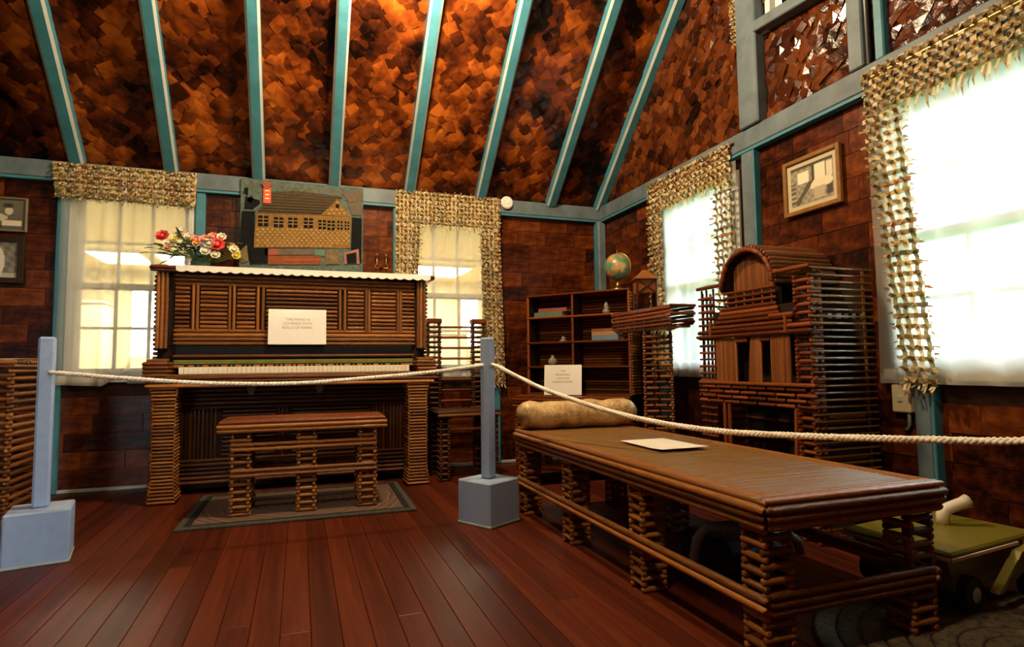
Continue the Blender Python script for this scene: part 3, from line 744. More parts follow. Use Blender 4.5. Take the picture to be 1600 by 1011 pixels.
for pts in ([(120, 170), (155, 180), (150, 250), (110, 225)], [(130, 260), (260, 300), (270, 330), (200, 390), (120, 380)], [(140, 300), (180, 250), (210, 290), (175, 330)]): piece(pts, 'tap_dark', .002, 'foliage')
for pts in ([(1085, 220), (1300, 190), (1305, 300), (1170, 330)], [(1150, 330), (1300, 300), (1300, 460), (1200, 455)]): piece(pts, 'tap_grey', .001, 'foliage')
for pts, mt in (([(190, 770), (355, 780), (350, 930), (185, 930)], 'tap_dark'), ([(320, 785), (455, 790), (450, 850), (325, 850)], 'cloth_red'), ([(455, 790), (800, 800), (800, 858), (450, 850)], 'tap_grey'), ([(355, 855), (880, 868), (880, 960), (355, 940)], 'tap_orange'),
                ([(490, 890), (860, 900), (860, 925), (490, 912)], 'cloth_red'), ([(815, 805), (920, 810), (915, 875), (815, 870)], 'cloth_green'), ([(925, 820), (1060, 820), (1080, 960), (930, 960)], 'tap_rock'), ([(1115, 845), (1270, 810), (1280, 965), (1120, 960)], 'tap_pink'), ([(1140, 865), (1245, 845), (1250, 960), (1150, 960)], 'tap_dark'), ([(85, 800), (150, 740), (170, 900), (100, 920)], 'tap_rock')):
    piece(pts, mt, .007 if mt in ('ribbon_red', 'tap_dark', 'cloth_red') else .0045, 'foreground_patch')
rb = piece([(298, 180), (374, 183), (374, 335), (298, 330)], 'ribbon_red', .010, 'prize_ribbon'); piece([(275, 130), (320, 110), (385, 135), (350, 185), (310, 185)], 'cloth_red', .012, 'rosette', rb, .006)
for q in range(3): piece([(318, 205 + q * 38), (354, 207 + q * 38), (354, 214 + q * 38), (318, 212 + q * 38)], 'brass', .0145, 'gilt_line', rb, .001)

# brass candle bracket beside the picture
Cn = thing('candle_bracket', 'thin brass candle bracket on the wall right of the house picture', 'candle holder', (.55, YB - .012, 1.47))
MB().lathe([(.012, 0), (.012, .004)], 10).build('wall_plate', 'brass', Cn)
for sx in (-1, 1):
    pth = [(0, -.01, 0)] + [(sx * .04 * math.sin(a) + sx * .005, -.03, -.035 * math.sin(a * 1.0) + .05 * a / 2.4) for a in (.4, .9, 1.4, 1.9, 2.4)] + [(sx * .034, -.03, .075)]
    ar = MB().tube(pth, .0028, 6).build('arm', 'brass', Cn, smooth=True); MB().lathe([(.004, .075), (.012, .082), (.010, .095)], 8, (sx * .034, -.03, 0)).build('candle_cup', 'brass', ar)

# ------------------------------------------------------------------ bench, rug
R_ = thing('hooked_rug', 'small hooked rug with scroll pattern under the log bench', 'rug', (.03, 3.53, 0)); R_.rotation_euler = (0, 0, -.02)
MB().bevbox((-.50, -.33, .001), (.50, .33, .012), .003).build('rug_field', 'hooked_rug', R_)
for a, b_, mt, nm in (((-.56, -.39), (.56, -.36), 'rug_border', 'border'), ((-.56, .36), (.56, .39), 'rug_border', 'border'), ((-.56, -.36), (-.53, .36), 'rug_border', 'border'), ((.53, -.36), (.56, .36), 'rug_border', 'border'),
                      ((-.53, -.36), (.53, -.33), 'rug_line', 'inner_line'), ((-.53, .33), (.53, .36), 'rug_line', 'inner_line'), ((-.53, -.33), (-.50, .33), 'rug_line', 'inner_line'), ((.50, -.33), (.53, .33), 'rug_line', 'inner_line')):
    MB().bevbox((*a, .001), (*b_, .0125), .002).build(nm, mt, R_)
Bn = thing('piano_bench', 'low bench of stacked paper logs in front of the piano', 'bench', (.034, 3.43, .0125))
Bn.rotation_euler = (0, 0, -.02)
top = MB().bevbox((-.40, -.155, .415), (.40, .155, .458), .006).build('seat', 'log_red', Bn)
for k in range(13): log(top, (-.405, -.15 + k * .025, .463), (.405, -.15 + k * .025, .463), .0125, 'log_red')
for z in (.422, .444):
    for s_ in (-1, 1):
        log(top, (-.412, s_ * .162, z), (.412, s_ * .162, z), .0115, 'log_gold' if s_ < 0 else 'log')
        log(top, (s_ * .408, -.165, z), (s_ * .408, .165, z), .0115, 'log')
for xc in (-.305, .008, .315):
    for yc in (-.11, .11): crib(Bn, xc - .047, xc + .047, yc - .035, yc + .035, 0, .413, .0365, .0095, 'log_gold' if yc < 0 else 'log', 'leg', .004)
for z in (.330, .352, .20, .222):
    for yc in (-.145, .145): log(Bn, (-.35, yc, z), (.36, yc, z), .0105, 'log_gold' if yc < 0 and z in (.330, .20) else 'log', 'stretcher')

# ------------------------------------------------------------------ chair
Ch = thing('log_chair', 'high-backed chair of crossed paper logs right of the piano', 'chair', (1.06, 4.02, 0))
for xc in (-.165, .165):
    crib(Ch, xc - .05, xc + .05, .135, .185, .44, 1.05, .036, .0095, 'log_dark', 'back_post', .004)
    MB().bevbox((xc - .056, .125, 1.05), (xc + .056, .195, 1.085), .006).build('finial', 'log_red', Ch)
    crib(Ch, xc - .035, xc + .035, -.19, -.12, 0, .415, .036, .0095, 'log_dark', 'front_leg', .003)
    crib(Ch, xc - .035, xc + .035, .125, .195, 0, .44, .036, .0095, 'log_dark', 'rear_leg', .003)
z = .50
while z < 1.05: log(Ch, (-.115, .155, z), (.115, .155, z), .009, 'log_red', 'back_rail'); z += .075
st = MB().bevbox((-.205, -.20, .415), (.205, .125, .435), .005).build('seat', 'log_dark', Ch)
for k in range(13): log(st, (-.212, -.19 + k * .025, .440), (.212, -.19 + k * .025, .440), .012, 'log_dark')
log(st, (-.215, -.205, .424), (.215, -.205, .424), .012, 'log_gold')
log(Ch, (-.13, -.165, .33), (.13, -.165, .33), .010, 'log_red', 'stretcher')

# ------------------------------------------------------------------ stanchions and ropes
def stanchion(loc, rz, label, h=.885):
    t = thing('stanchion', label, 'stanchion', loc, rz, 'rope stanchions')
    MB().bevbox((-.105, -.105, 0), (.105, .105, .205), .006).build('base', 'stanchion_paint', t)
    MB().bevbox((-.107, -.107, 0), (.107, .107, .012), .003).build('foot_rim', 'base_trim', t)
    MB().bevbox((-.028, -.028, .205), (.028, .028, h), .008).build('post', 'stanchion_paint', t)
    return t
stanchion((.866, 2.793, 0), math.radians(30), 'pale blue rope stanchion between the chair and the cot')
stanchion((-.968, 2.915, 0), math.radians(12.5), 'pale blue rope stanchion at the left, beside the curtained window')
stanchion((1.90, .33, 0), .3, 'pale blue rope stanchion out by the right wall')
def rope(name, pts, r, label, pitch=.055, strands=3):
    # smooth the control points, then lay twisted strands round the line
    V = [Vector(p) for p in pts]; fine = []
    for i in range(len(V) - 1):
        p0, p1, p2, p3 = V[max(i - 1, 0)], V[i], V[i + 1], V[min(i + 2, len(V) - 1)]
        n = max(2, int((p2 - p1).length / .012))
        for k in range(n):
            t = k / n
            fine.append(.5 * ((2 * p1) + (p2 - p0) * t + (2 * p0 - 5 * p1 + 4 * p2 - p3) * t * t + (3 * p1 - p0 - 3 * p2 + p3) * t ** 3))
    fine.append(V[-1]); m = MB()
    for s_ in range(strands):
        path = []; L = 0
        for i, p in enumerate(fine):
            if i: L += (p - fine[i - 1]).length
            d = (fine[min(i + 1, len(fine) - 1)] - fine[max(i - 1, 0)]).normalized(); u = d.cross(Vector((0, 0, 1))).normalized(); w = u.cross(d)
            a = 2 * PI * (L / pitch + s_ / strands); path.append(p + (u * math.cos(a) + w * math.sin(a)) * r * .46)
        m.tube(path, r * .60, 7)
    return tag(m.build(name, 'cord_rope', None, smooth=True), label, 'rope', 'barrier ropes')
rope('barrier_rope', [(-.945, 2.885, .741), (-.908, 2.86, .738), (-.65, 2.81, .712), (-.349, 2.79, .687), (-.021, 2.78, .680), (.251, 2.78, .695), (.542, 2.78, .716), (.80, 2.785, .745), (.846, 2.785, .750)], .0095, 'thin white rope hung across in front of the piano', .05)
rope('barrier_rope', [(.872, 2.775, .752), (.898, 2.745, .745), (.960, 2.594, .690), (1.02, 2.448, .641), (1.092, 2.274, .597), (1.157, 2.118, .563), (1.215, 1.977, .541), (1.268, 1.849, .527), (1.317, 1.732, .520), (1.361, 1.624, .518),
                      (1.421, 1.479, .522), (1.475, 1.349, .527), (1.566, 1.129, .540), (1.64, .949, .553), (1.76, .66, .60), (1.875, .36, .72)], .0108, 'thick twisted white rope sagging over the cot toward the right', .042)

# ------------------------------------------------------------------ the long cot
Ct = thing('paper_log_cot', 'long low cot of varnished paper logs in the right foreground', 'cot', (1.355, 2.03, 0))
Q = rel(Ct)
def clog(par, a, b_, r=.012, mat='log_gold', name='paper_log'): return log(par, Q(*a), Q(*b_), r, mat, name)
X0, X1, Y0, Y1 = 1.05, 1.66, 1.16, 2.92
tp = MB().bevbox(Q(X0 + .05, Y0 + .05, .388), Q(X1 - .05, Y1 - .05, .416), .003).build('top', 'tabletop', Ct)
nl = 0; y = Y0 + .055
while y < Y1 - .05:                                     # rolled papers laid across the top
    clog(tp, (X0 + .045, y, .410), (X1 - .045, y, .410), .0088, 'tabletop', 'top_slat'); y += .0172; nl += 1
for k in range(3):                                      # border boards
    clog(tp, (X0 + .006 + k * .017, Y0, .411), (X0 + .006 + k * .017, Y1, .411), .0095, 'log_gold', 'border_log'); clog(tp, (X1 - .006 - k * .017, Y0, .411), (X1 - .006 - k * .017, Y1, .411), .0095, 'log_gold', 'border_log')
    clog(tp, (X0, Y0 + .006 + k * .017, .413), (X1, Y0 + .006 + k * .017, .413), .0095, 'log_gold', 'border_log')
    clog(tp, (X0, Y1 - .006 - k * .017, .413), (X1, Y1 - .006 - k * .017, .413), .0095, 'log_gold', 'border_log')
ap = MB().box(Q(X0 + .02, Y0 + .02, .355), Q(X1 - .02, Y1 - .02, .386)).build('apron', 'dark_core', Ct)
for k, z in enumerate((.394, .374, .352)):
    o_ = (.0, .004, .010)[k]
    for x in (X0 + o_ - .004, X1 - o_ + .004): clog(ap, (x, Y0 + o_, z), (x, Y1 - o_, z), .0112, ('log_gold', 'log', 'log_gold')[k])
    for y in (Y0 + o_ - .004, Y1 - o_ + .004): clog(ap, (X0 + o_, y, z), (X1 - o_, y, z), .0112, ('log_gold', 'log', 'log_gold')[k])
def cleg(xa, ya, mat='log_gold'):
    a = Q(xa, ya, 0); return crib(Ct, a[0], a[0] + .095, a[1], a[1] + .085, 0, .345, .0345, .0094, mat, 'leg', -.001)
LY = (1.185, 1.735, 2.285, 2.82)
for y in LY: cleg(X0 + .012, y, 'log_gold')
for y in (LY[0], LY[2], LY[3]): cleg(X1 - .107, y, 'log')
for x, mt in ((X0 + .010, 'log_gold'), (X1 - .010, 'log')):
    for z, dx in ((.175, .0), (.155, -.004)): clog(Ct, (x + dx, Y0 + .02, z), (x + dx, Y1 - .01, z), .0115, mt, 'side_stretcher')
for y in (Y0 + .03, Y1 - .03):
    for z in (.180, .160, .140): clog(Ct, (X0 + .02, y, z), (X1 - .02, y, z), .0115, 'log', 'end_stretcher')
# bolster
def bolster():
    m = MB(); pr = []; n = 26
    path = [(-.315 + .63 * i / n, .006 * math.sin(i * .5), .066 + .004 * math.sin(i * .9)) for i in range(n + 1)]
    rs = [.070 * (1 + .035 * math.sin(i * 1.3) - .05 * math.exp(-((i - 10) / 3) ** 2)) for i in range(n + 1)]
    rs[0] = .050; rs[1] = .064; rs[-1] = .050; rs[-2] = .066
    m.tube(path, rs, 20)
    o = m.build('bolster', 'bolster', None, (1.375, 2.845, .4255), True); o.rotation_euler = (0, 0, -.04); return o
tag(bolster(), 'tan rolled-paper bolster lying across the far end of the cot', 'bolster')
tag(MB().sheet(8, 4, lambda u, v: (-.105 + .21 * u, -.16 + .32 * v, .0015 + .006 * max(0, u - .6) * (1 - v) + .004 * (v < .1))).build('paper_sheet', 'paper', None, (1.375, 2.075, .4245)), 'loose sheet of white paper lying on the cot', 'paper')
bpy.data.objects['paper_sheet'].rotation_euler = (0, 0, -.03)

# ------------------------------------------------------------------ corner desk, bookcase and what stands there
BA = -math.atan2(.78, .62); BL = (1.621, 4.20, 0)
def bw(x, y, z):     # bookcase-local to world
    c, s_ = math.cos(BA), math.sin(BA); return (BL[0] + c * x - s_ * y, BL[1] + s_ * x + c * y, z)
Dk = thing('writing_desk', 'low paper-log desk standing across the far corner under the bookcase', 'desk', BL, BA)
top = MB().bevbox((-.005, -.19, .490), (.80, .20, .512), .004).build('top', 'log_red', Dk)
for k in range(16): log(top, (-.01, -.185 + k * .0245, .516), (.805, -.185 + k * .0245, .516), .0125, 'log_red')
for z in (.500, .478, .456): log(top, (-.012 + .0 * z, -.20, z), (.80, -.20, z), .0118, 'log_red'); log(top, (-.01, -.20, z), (-.01, .19, z), .0115, 'log_red')
for xc, yc in ((.045, -.14), (.745, -.14), (.045, .13), (.745, .13)): crib(Dk, xc - .045, xc + .045, yc - .05, yc + .05, 0, .445, .036, .010, 'log_red', 'leg', .004)
for z in (.12, .14, .16): log(Dk, (.05, -.17, z), (.74, -.17, z), .011, 'log_red', 'stretcher')
Bk = thing('bookcase', 'open bookcase of paper logs with two bays of shelves in the corner', 'bookcase', bw(0, 0, .5285), BA)
wB, dB, hB, xD = .815, .19, .742, .379
back = MB().box((.01, dB - .012, .0), (wB - .01, dB - .006, hB - .01)).build('back_panel', 'dark_core', Bk)
z = .012
while z < hB - .01: log(back, (.012, dB - .018, z), (wB - .012, dB - .018, z), .0092, 'log'); z += .0205
for x, nm in ((.006, 'side'), (wB - .006, 'side'), (xD, 'divider')):
    sd = MB().box((x - .005, .008, 0), (x + .005, dB - .006, hB - .012)).build(nm, 'dark_core', Bk)
    log(sd, (x, .004, 0), (x, .004, hB - .01), .0095, 'log_red')
    if nm == 'side':
        s_ = -1 if x < .1 else 1; z = .012
        while z < hB - .015: log(sd, (x + s_ * .011, .01, z), (x + s_ * .011, dB - .006, z), .0095, 'log'); z += .0205
SZ = (.012, .208, .388, .576)
for z in (*SZ, hB):
    sh = MB().bevbox((.004, .004, z - .016), (wB - .004, dB - .01, z - .004), .002).build('shelf', 'log_red', Bk)
    log(sh, (-.004, .0, z - .008), (wB + .004, .0, z - .008), .0088, 'log_red')
def bk_w(x, y, z): return bw(x, y, .5285 + z)
sign(bw(.36, -.135, .534), .265, .215, ['THE', 'BOOKSHELF', 'CONTAINS', 'FOREIGN PAPERS.'], -.20, BA + .35, 'cream sign with four lines of lettering leaning against the bookcase', .0185, .026, .39)
def book(loc, rz, w, d, h, mat, label):
    t = thing('book', label, 'book', loc, rz, 'books lying on the bookcase shelves')
    m = MB(); m.box((-w / 2, -d / 2, 0), (w / 2, d / 2, .003)); m.box((-w / 2, -d / 2, h - .003), (w / 2, d / 2, h)); m.box((-w / 2, -d / 2, .003), (w / 2, -d / 2 + .004, h - .003))
    m.build('cover', mat, t); MB().box((-w / 2 + .005, -d / 2 + .005, .003), (w / 2 - .005, d / 2 - .006, h - .003)).build('pages', 'page', t)
book(bk_w(.175, .075, SZ[3]), BA, .235, .13, .034, 'cloth_green', 'green book, lower of the two lying on the top left shelf')
book(bk_w(.205, .08, SZ[3] + .0345), BA + .05, .23, .13, .028, 'cloth_red', 'reddish brown book on top of the green one')
book(bk_w(.625, .075, SZ[2]), BA, .20, .13, .034, 'cloth_blue', 'blue book at the bottom of the right-hand stack')
book(bk_w(.62, .075, SZ[2] + .0345), BA, .19, .13, .026, 'cloth_tan', 'tan book in the middle of the right-hand stack')
book(bk_w(.615, .078, SZ[2] + .061), BA + .03, .185, .13, .020, 'cloth_red', 'thin red book on top of the tan one')
for (x, y, z, prof, lb) in ((.615, .07, SZ[3], [(.022, 0), (.03, .02), (.012, .04), (.018, .055), (.006, .085)], 'small glass ornament on the top right shelf'),
                        (.265, .07, SZ[2], [(.028, 0), (.03, .008), (.012, .016), (.010, .03), (.004, .042)], 'low glass ornament on the second shelf'),
                        (.175, .07, SZ[1], [(.018, 0), (.036, .022), (.030, .05), (.010, .066), (.012, .08)], 'round glass ornament on the third shelf')):
    t = thing('glass_ornament', lb, 'ornament', bk_w(x, y, z + .001), 0, 'glass ornaments on the bookcase')
    MB().lathe(prof, 12).build('body', 'crystal', t, smooth=True); MB().ball((.006, -.01, prof[-1][1] * .5), .012, 8, 6).build('bead', 'crystal', t, smooth=True)
G_ = thing('globe', 'green and orange table globe on top of the bookcase', 'globe', bw(.695, .10, .5285 + hB + .001))
MB().lathe([(.055, 0), (.05, .012), (.018, .02), (.010, .05), (.010, .07)], 16).build('stand', 'brass', G_, smooth=True)
MB().ball((0, 0, .168), .096, 28, 18).build('sphere', 'globe', G_, smooth=True)
MB().tube([(math.cos(a) * .101 * .6, -math.cos(a) * .101 * .8, .168 + math.sin(a) * .101) for a in [PI * (-.5 + k / 14) for k in range(15)]], .0028, 6).build('meridian', 'brass', G_, smooth=True)
MB().lathe([(.006, .264), (.004, .285)], 8).build('finial', 'brass', G_)

# pedestal with tray, lantern on it
Pd = thing('pedestal_stand', 'narrow paper-log pedestal carrying a boat-shaped tray before the far window', 'stand', (1.985, 3.02, 0))
c, s_ = math.cos(-.55), math.sin(-.55)
col = MB().box((-.004, -.004, 0), (.004, .004, .94)).build('column', 'dark_core', Pd)
def pr(x, y, z): return (c * x - s_ * y, s_ * x + c * y, z)
z = .012; k = 0
while z < .93:                              # brick-bond courses on an open square shaft
    for sy in (-.075, .075):
        for a, b_ in (((-.085, -.03), (-.02, .045), (.055, .085)) if k % 2 else ((-.085, .0), (.01, .085))): log(col, pr(a, sy, z), pr(b_, sy, z), .0088, 'log')
    for sx in (-.075, .075): log(col, pr(sx, -.085, z + .0165), pr(sx, .085, z + .0165), .0088, 'log')
    z += .033; k += 1
for sx in (-.075, .075):
    for sy in (-.075, .075): log(col, pr(sx, sy, .005), pr(sx, sy, .94), .006, 'log_dark', 'pin')
tr = MB().bevbox((-.08, -.26, .945), (.05, .36, .957), .003).build('tray', 'log_red', Pd)
for k, z in enumerate((.966, .988, 1.010, 1.032, 1.054)):
    f = .0012 * k
    log(tr, (-.085 - f * .6, -.27 - f, z), (-.085 - f * .6, .37 + f, z), .0095, 'log_red')
    log(tr, (.055 + f, -.27 - f, z), (.055 + f, .37 + f, z), .0095, 'log_red')
    if k % 2 == 0:
        log(tr, (-.09 - f, -.268 - f, z + .011), (.062 + f, -.278 - f, z + .011), .0085, 'log'); log(tr, (-.09 - f, .368 + f, z + .011), (.06 + f, .37 + f, z + .011), .0085, 'log')
for y in (-.2, -.1, 0, .1, .2, .3): log(tr, (-.083, y, .95), (-.087, y, 1.055), .007, 'log_red')
log(tr, (-.05, -.29, .950), (.04, -.05, .944), .010, 'log_gold')
MB().bevbox((-.085, -.27, 1.063), (.055, .37, 1.071), .002).build('tray_deck', 'log_red', Pd)
LT = thing('lantern', 'little house-shaped lantern with brown panels on the pedestal tray', 'lantern', (1.975, 3.12, 1.072)); LT.rotation_euler = (0, 0, -.35)
MB().bevbox((-.062, -.055, 0), (.062, .055, .012), .003).build('base', 'black', LT)
for sx in (-1, 1):
    for sy in (-1, 1): MB().bevbox((sx * .058 - .005, sy * .050 - .005, .012), (sx * .058 + .005, sy * .050 + .005, .185), .002).build('post', 'log_dark', LT)
for a, b_, nm, mt in (((-.053, -.051, .10), (.053, -.047, .185), 'panel', 'slat'), ((-.061, -.045, .10), (-.057, .045, .185), 'panel', 'slat'), ((.057, -.045, .012), (.060, .045, .185), 'pane', 'glass'), ((-.053, .047, .012), (.053, .050, .185), 'pane', 'glass'), ((-.053, -.051, .012), (.053, -.048, .10), 'pane', 'glass')):
    MB().box(a, b_).build(nm, mt, LT)
for pa, pb2 in (((-.05, -.054, .105), (.05, -.054, .18)), ((-.05, -.054, .18), (.05, -.054, .105))): log(LT, pa, pb2, .0035, 'log_dark', 'lattice_bar')
m = MB(); m.add([(-.072, -.066, .185), (.072, -.066, .185), (.072, .066, .185), (-.072, .066, .185), (-.012, 0, .245), (.012, 0, .245)], [(0, 1, 5, 4), (1, 2, 5), (2, 3, 4, 5), (3, 0, 4), (3, 2, 1, 0)]); m.build('roof', 'slat', LT)

# ------------------------------------------------------------------ arched cabinet on the right wall
Cb = thing('arched_cabinet', 'tall paper-log cabinet with a barrel arch and small doors on the right wall', 'cabinet', (2.18, 2.27, 0))
K = rel(Cb)
def klog(par, a, b_, r=.0105, mat='log_red', name='paper_log'): return log(par, K(*a), K(*b_), r, mat, name)
FX, BXk, Yn, Yf_ = 2.005, 2.352, 1.905, 2.640
def kbox(a, b_, mat, name, par=None, r=.003): return MB().bevbox(K(*a), K(*b_), r).build(name, mat, par or Cb)
# near and far lattice sides
for yy, nm, z0, z1, pit in ((Yn, 'lattice_side', .03, 1.145, .0293), (Yf_, 'lattice_side', .02, 1.12, .0355)):
    pins = MB()
    for x in (FX + .012, FX + .062, BXk - .04): pins.tube([K(x, yy + (.012 if yy < 2 else -.012), .0), K(x, yy + (.012 if yy < 2 else -.012), z1 - .005)], .0065, 6)
    sd = pins.build(nm, 'log', Cb); z = z0
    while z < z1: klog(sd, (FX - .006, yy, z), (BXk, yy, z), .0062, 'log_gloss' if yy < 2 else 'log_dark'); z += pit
sb = kbox((FX + .07, Yn + .024, .12), (BXk - .05, Yn + .034, .53), 'dark_core', 'lower_side_panel')
z = .14
while z < .53: klog(sb, (FX + .08, Yn + .018, z), (BXk - .06, Yn + .018, z), .0085, 'log'); z += .022
cards = kbox((FX + .02, Yn + .014, .930), (BXk - .01, Yn + .018, .955), 'black', 'card_strip', None, .001)
for k in range(5): kbox((FX + .10 + k * .046, Yn + .010, .932), (FX + .10 + k * .046 + random.uniform(.018, .03), Yn + .0135, .953), ('mat_board', 'paper')[k % 2], 'small_picture', cards, .001)
# corner cribs, front
for (y0, y1, z0, z1) in ((Yn, Yn + .095, 0, 1.14),):
    a, b_ = K(FX, y0, z0), K(FX + .05, y1, z1); crib(Cb, a[0], b_[0], a[1], b_[1], z0, z1, .0345, .0088, 'log_red', 'corner_post', .006)
fp = MB()
for y in (Yf_ - .105, Yf_ - .05, Yf_ - .012): fp.tube([K(FX + .008, y, 0), K(FX + .008, y, 1.13)], .0055, 6)
fp = fp.build('corner_post', 'log_dark', Cb); z = .02
while z < 1.12: klog(fp, (FX, Yf_ - .118, z), (FX, Yf_ + .008, z), .0066, 'log_red'); z += .0355
klog(Cb, (FX - .01, Yn, 1.150), (FX - .01, Yn + .20, 1.150), .011, 'log_red', 'cap_log'); klog(Cb, (FX - .01, Yf_ - .20, 1.138), (FX - .01, Yf_ + .005, 1.138), .011, 'log_red', 'cap_log')
kbox((BXk - .012, Yn + .03, 0), (BXk - .004, Yf_ - .17, 1.10), 'dark_core', 'back_board')
nk = kbox((FX + .10, 2.04, .62), (FX + .24, 2.50, .88), 'dark_core', 'niche')
# doors of upright slats
def slats(y0, y1, z0, z1, nm, lean=0, x=FX - .002, par=None, topf=None):
    pn = kbox((x + .006, y0 + .004, z0), (x + .012, y1 - .004, z1 if topf is None else z0 + .04), 'dark_core', nm, par)
    n = max(2, int((y1 - y0) / .0125)); w_ = (y1 - y0) / n
    for i in range(n):
        yc = y0 + (i + .5) * w_; zt = z1 if topf is None else topf(yc)
        if zt - z0 > .02: klog(pn, (x, yc, z0), (x, yc + lean * (yc - y0) / (y1 - y0), zt), w_ * .52, 'slat', 'slat')
    return pn
slats(2.36, 2.515, .655, .868, 'door'); slats(2.025, 2.14, .655, .872, 'door'); slats(2.197, 2.285, .655, .870, 'door', -.02)
for y0, y1 in ((2.285, 2.36), (2.14, 2.197)):
    for z in (.850, .866): klog(Cb, (FX - .006, y0, z), (FX - .006, y1, z), .008, 'log_red', 'lintel_log')
# stepped entablature
en = kbox((FX, 1.99, .875), (FX + .06, 2.53, 1.005), 'dark_core', 'entablature')
for z, y0, y1, dx in ((.880, Yn - .01, Yf_ + .01, .014), (.903, 1.99, Yf_, .012), (.925, 2.0, 2.54, .010), (.947, 1.99, 2.50, .016), (.968, 2.07, 2.47, .014), (.990, 2.08, 2.46, .010), (1.010, 2.09, 2.455, .008)):
    klog(en, (FX - dx, y0, z), (FX - dx, y1, z), .0115)
klog(en, (FX - .016, Yn - .008, .905), (FX - .016, 2.02, .905), .011); klog(en, (FX - .02, 1.985, .955), (FX - .02, 2.12, .955), .011)
for y in (2.03, 2.53): klog(en, (FX - .02, y, .875), (FX - .02, y, .96), .009)
# balcony rail under the arch
rl = kbox((FX + .02, 2.09, 1.01), (FX + .03, 2.45, 1.09), 'dark_core', 'balcony')
for z in (1.040, 1.065, 1.090): klog(rl, (FX - .004, 2.095, z), (FX - .004, 2.44, z), .0078)
for k in range(6): klog(rl, (FX - .002, 2.12 + k * .058, 1.015), (FX - .002, 2.12 + k * .058, 1.09), .0062)
# barrel arch
AC, AR, AZ = 2.272, .183, 1.112
hood = MB(); prof = [(AC + AR * .93 * math.cos(a), AZ + AR * .93 * math.sin(a)) for a in [PI * k / 16 for k in range(17)]]
inn = [(AC + AR * .86 * math.cos(a), AZ + AR * .86 * math.sin(a)) for a in [PI * (16 - k) / 16 for k in range(17)]]
hood.prism(prof + inn, FX, BXk, 'x'); hood.v = [K(*v) for v in hood.v]; hd = hood.build('arch_hood', 'dark_core', Cb, fix=True)
for k in range(27):
    a = PI * k / 26; klog(hd, (FX - .012, AC + AR * math.cos(a), AZ + AR * math.sin(a)), (BXk, AC + AR * math.cos(a), AZ + AR * math.sin(a)), .0115, 'log' if k > 3 else 'log_gold')
for k in range(13):
    a0_, a1_ = PI * k / 13, PI * (k + 1) / 13; klog(hd, (FX - .016, AC + AR * .93 * math.cos(a0_), AZ + AR * .93 * math.sin(a0_)), (FX - .016, AC + AR * .93 * math.cos(a1_), AZ + AR * .93 * math.sin(a1_)), .012, 'log_red', 'arch_log')
slats(2.13, 2.40, 1.095, 1.26, 'arch_panel', 0, FX + .03, None, lambda y: AZ + math.sqrt(max(0, (AR * .83) ** 2 - (y - AC) ** 2)))
kbox((BXk - .02, AC - AR * .8, 1.0), (BXk - .012, AC + AR * .8, 1.2), 'dark_core', 'arch_back')
# brick-bond rail, legs, knee opening
rl2 = kbox((FX + .012, Yn + .02, .565), (FX + .02, Yf_ - .02, .645), 'dark_core', 'rail')
for k, z in enumerate((.556, .580, .604, .628)):
    y = Yn - .01 + (k % 2) * .055
    while y < Yf_ + .005: klog(rl2, (FX - .004, y, z), (FX - .004, min(y + .10, Yf_ + .01), z), .0082); y += .115
    
for k in range(8): klog(rl2, (FX + .004, 1.93 + k * .097, .555), (FX + .004, 1.93 + k * .097, .635), .006)
klog(rl2, (FX - .008, Yn - .01, .648), (FX - .008, Yf_ + .01, .648), .010)
for y in (2.43, 2.465): klog(Cb, (FX, y, 0), (FX, y, .55), .0105, 'log_red', 'leg_pole')
klog(Cb, (FX, 2.01, .55), (FX, 2.03, .0), .009, 'log_red', 'leg_pole')
kbox((FX + .25, Yn + .06, .0), (FX + .26, Yf_ - .04, .54), 'dark_core', 'lower_back')
for k in range(5): klog(Cb, (FX + .24, Yn + .06, .1 + k * .09), (FX + .24, Yf_ - .05, .1 + k * .09), .009, 'log_dark', 'inner_rail')

# ------------------------------------------------------------------ log cabinet at far left with papers
Lf = thing('log_table', 'side table of stacked paper logs cut off at the left edge', 'table', (-1.56, 3.55, 0))
for (x0, x1, y0, y1) in ((-.34, -.18, -.25, -.10), (.18, .335, -.25, .19), (-.34, -.18, .05, .2)):
    crib(Lf, x0, x1, y0, y1, 0, .765, .036, .0105, 'log', 'leg', .006)
pl = MB().bevbox((-.35, -.26, .765), (.345, .21, .785), .004).build('top', 'log', Lf)
for k in range(19): log(pl, (-.355, -.258 + k * .0255, .788), (.352, -.258 + k * .0255, .788), .0125, 'log')
for (dx, dy, rz, z, lb) in ((.16, -.10, .3, .8035, 'newspaper sheet lying on the log table at the left'), (.20, .02, -.2, .8055, 'upper newspaper sheet on the log table at the left')):
    o = tag(MB().bevbox((-.13, -.10, 0), (.13, .10, .0015), .0004).build('newspaper', 'paper', None, (-1.56 + dx, 3.55 + dy, z)), lb, 'newspaper', 'papers on the left log table'); o.rotation_euler = (0, 0, rz)

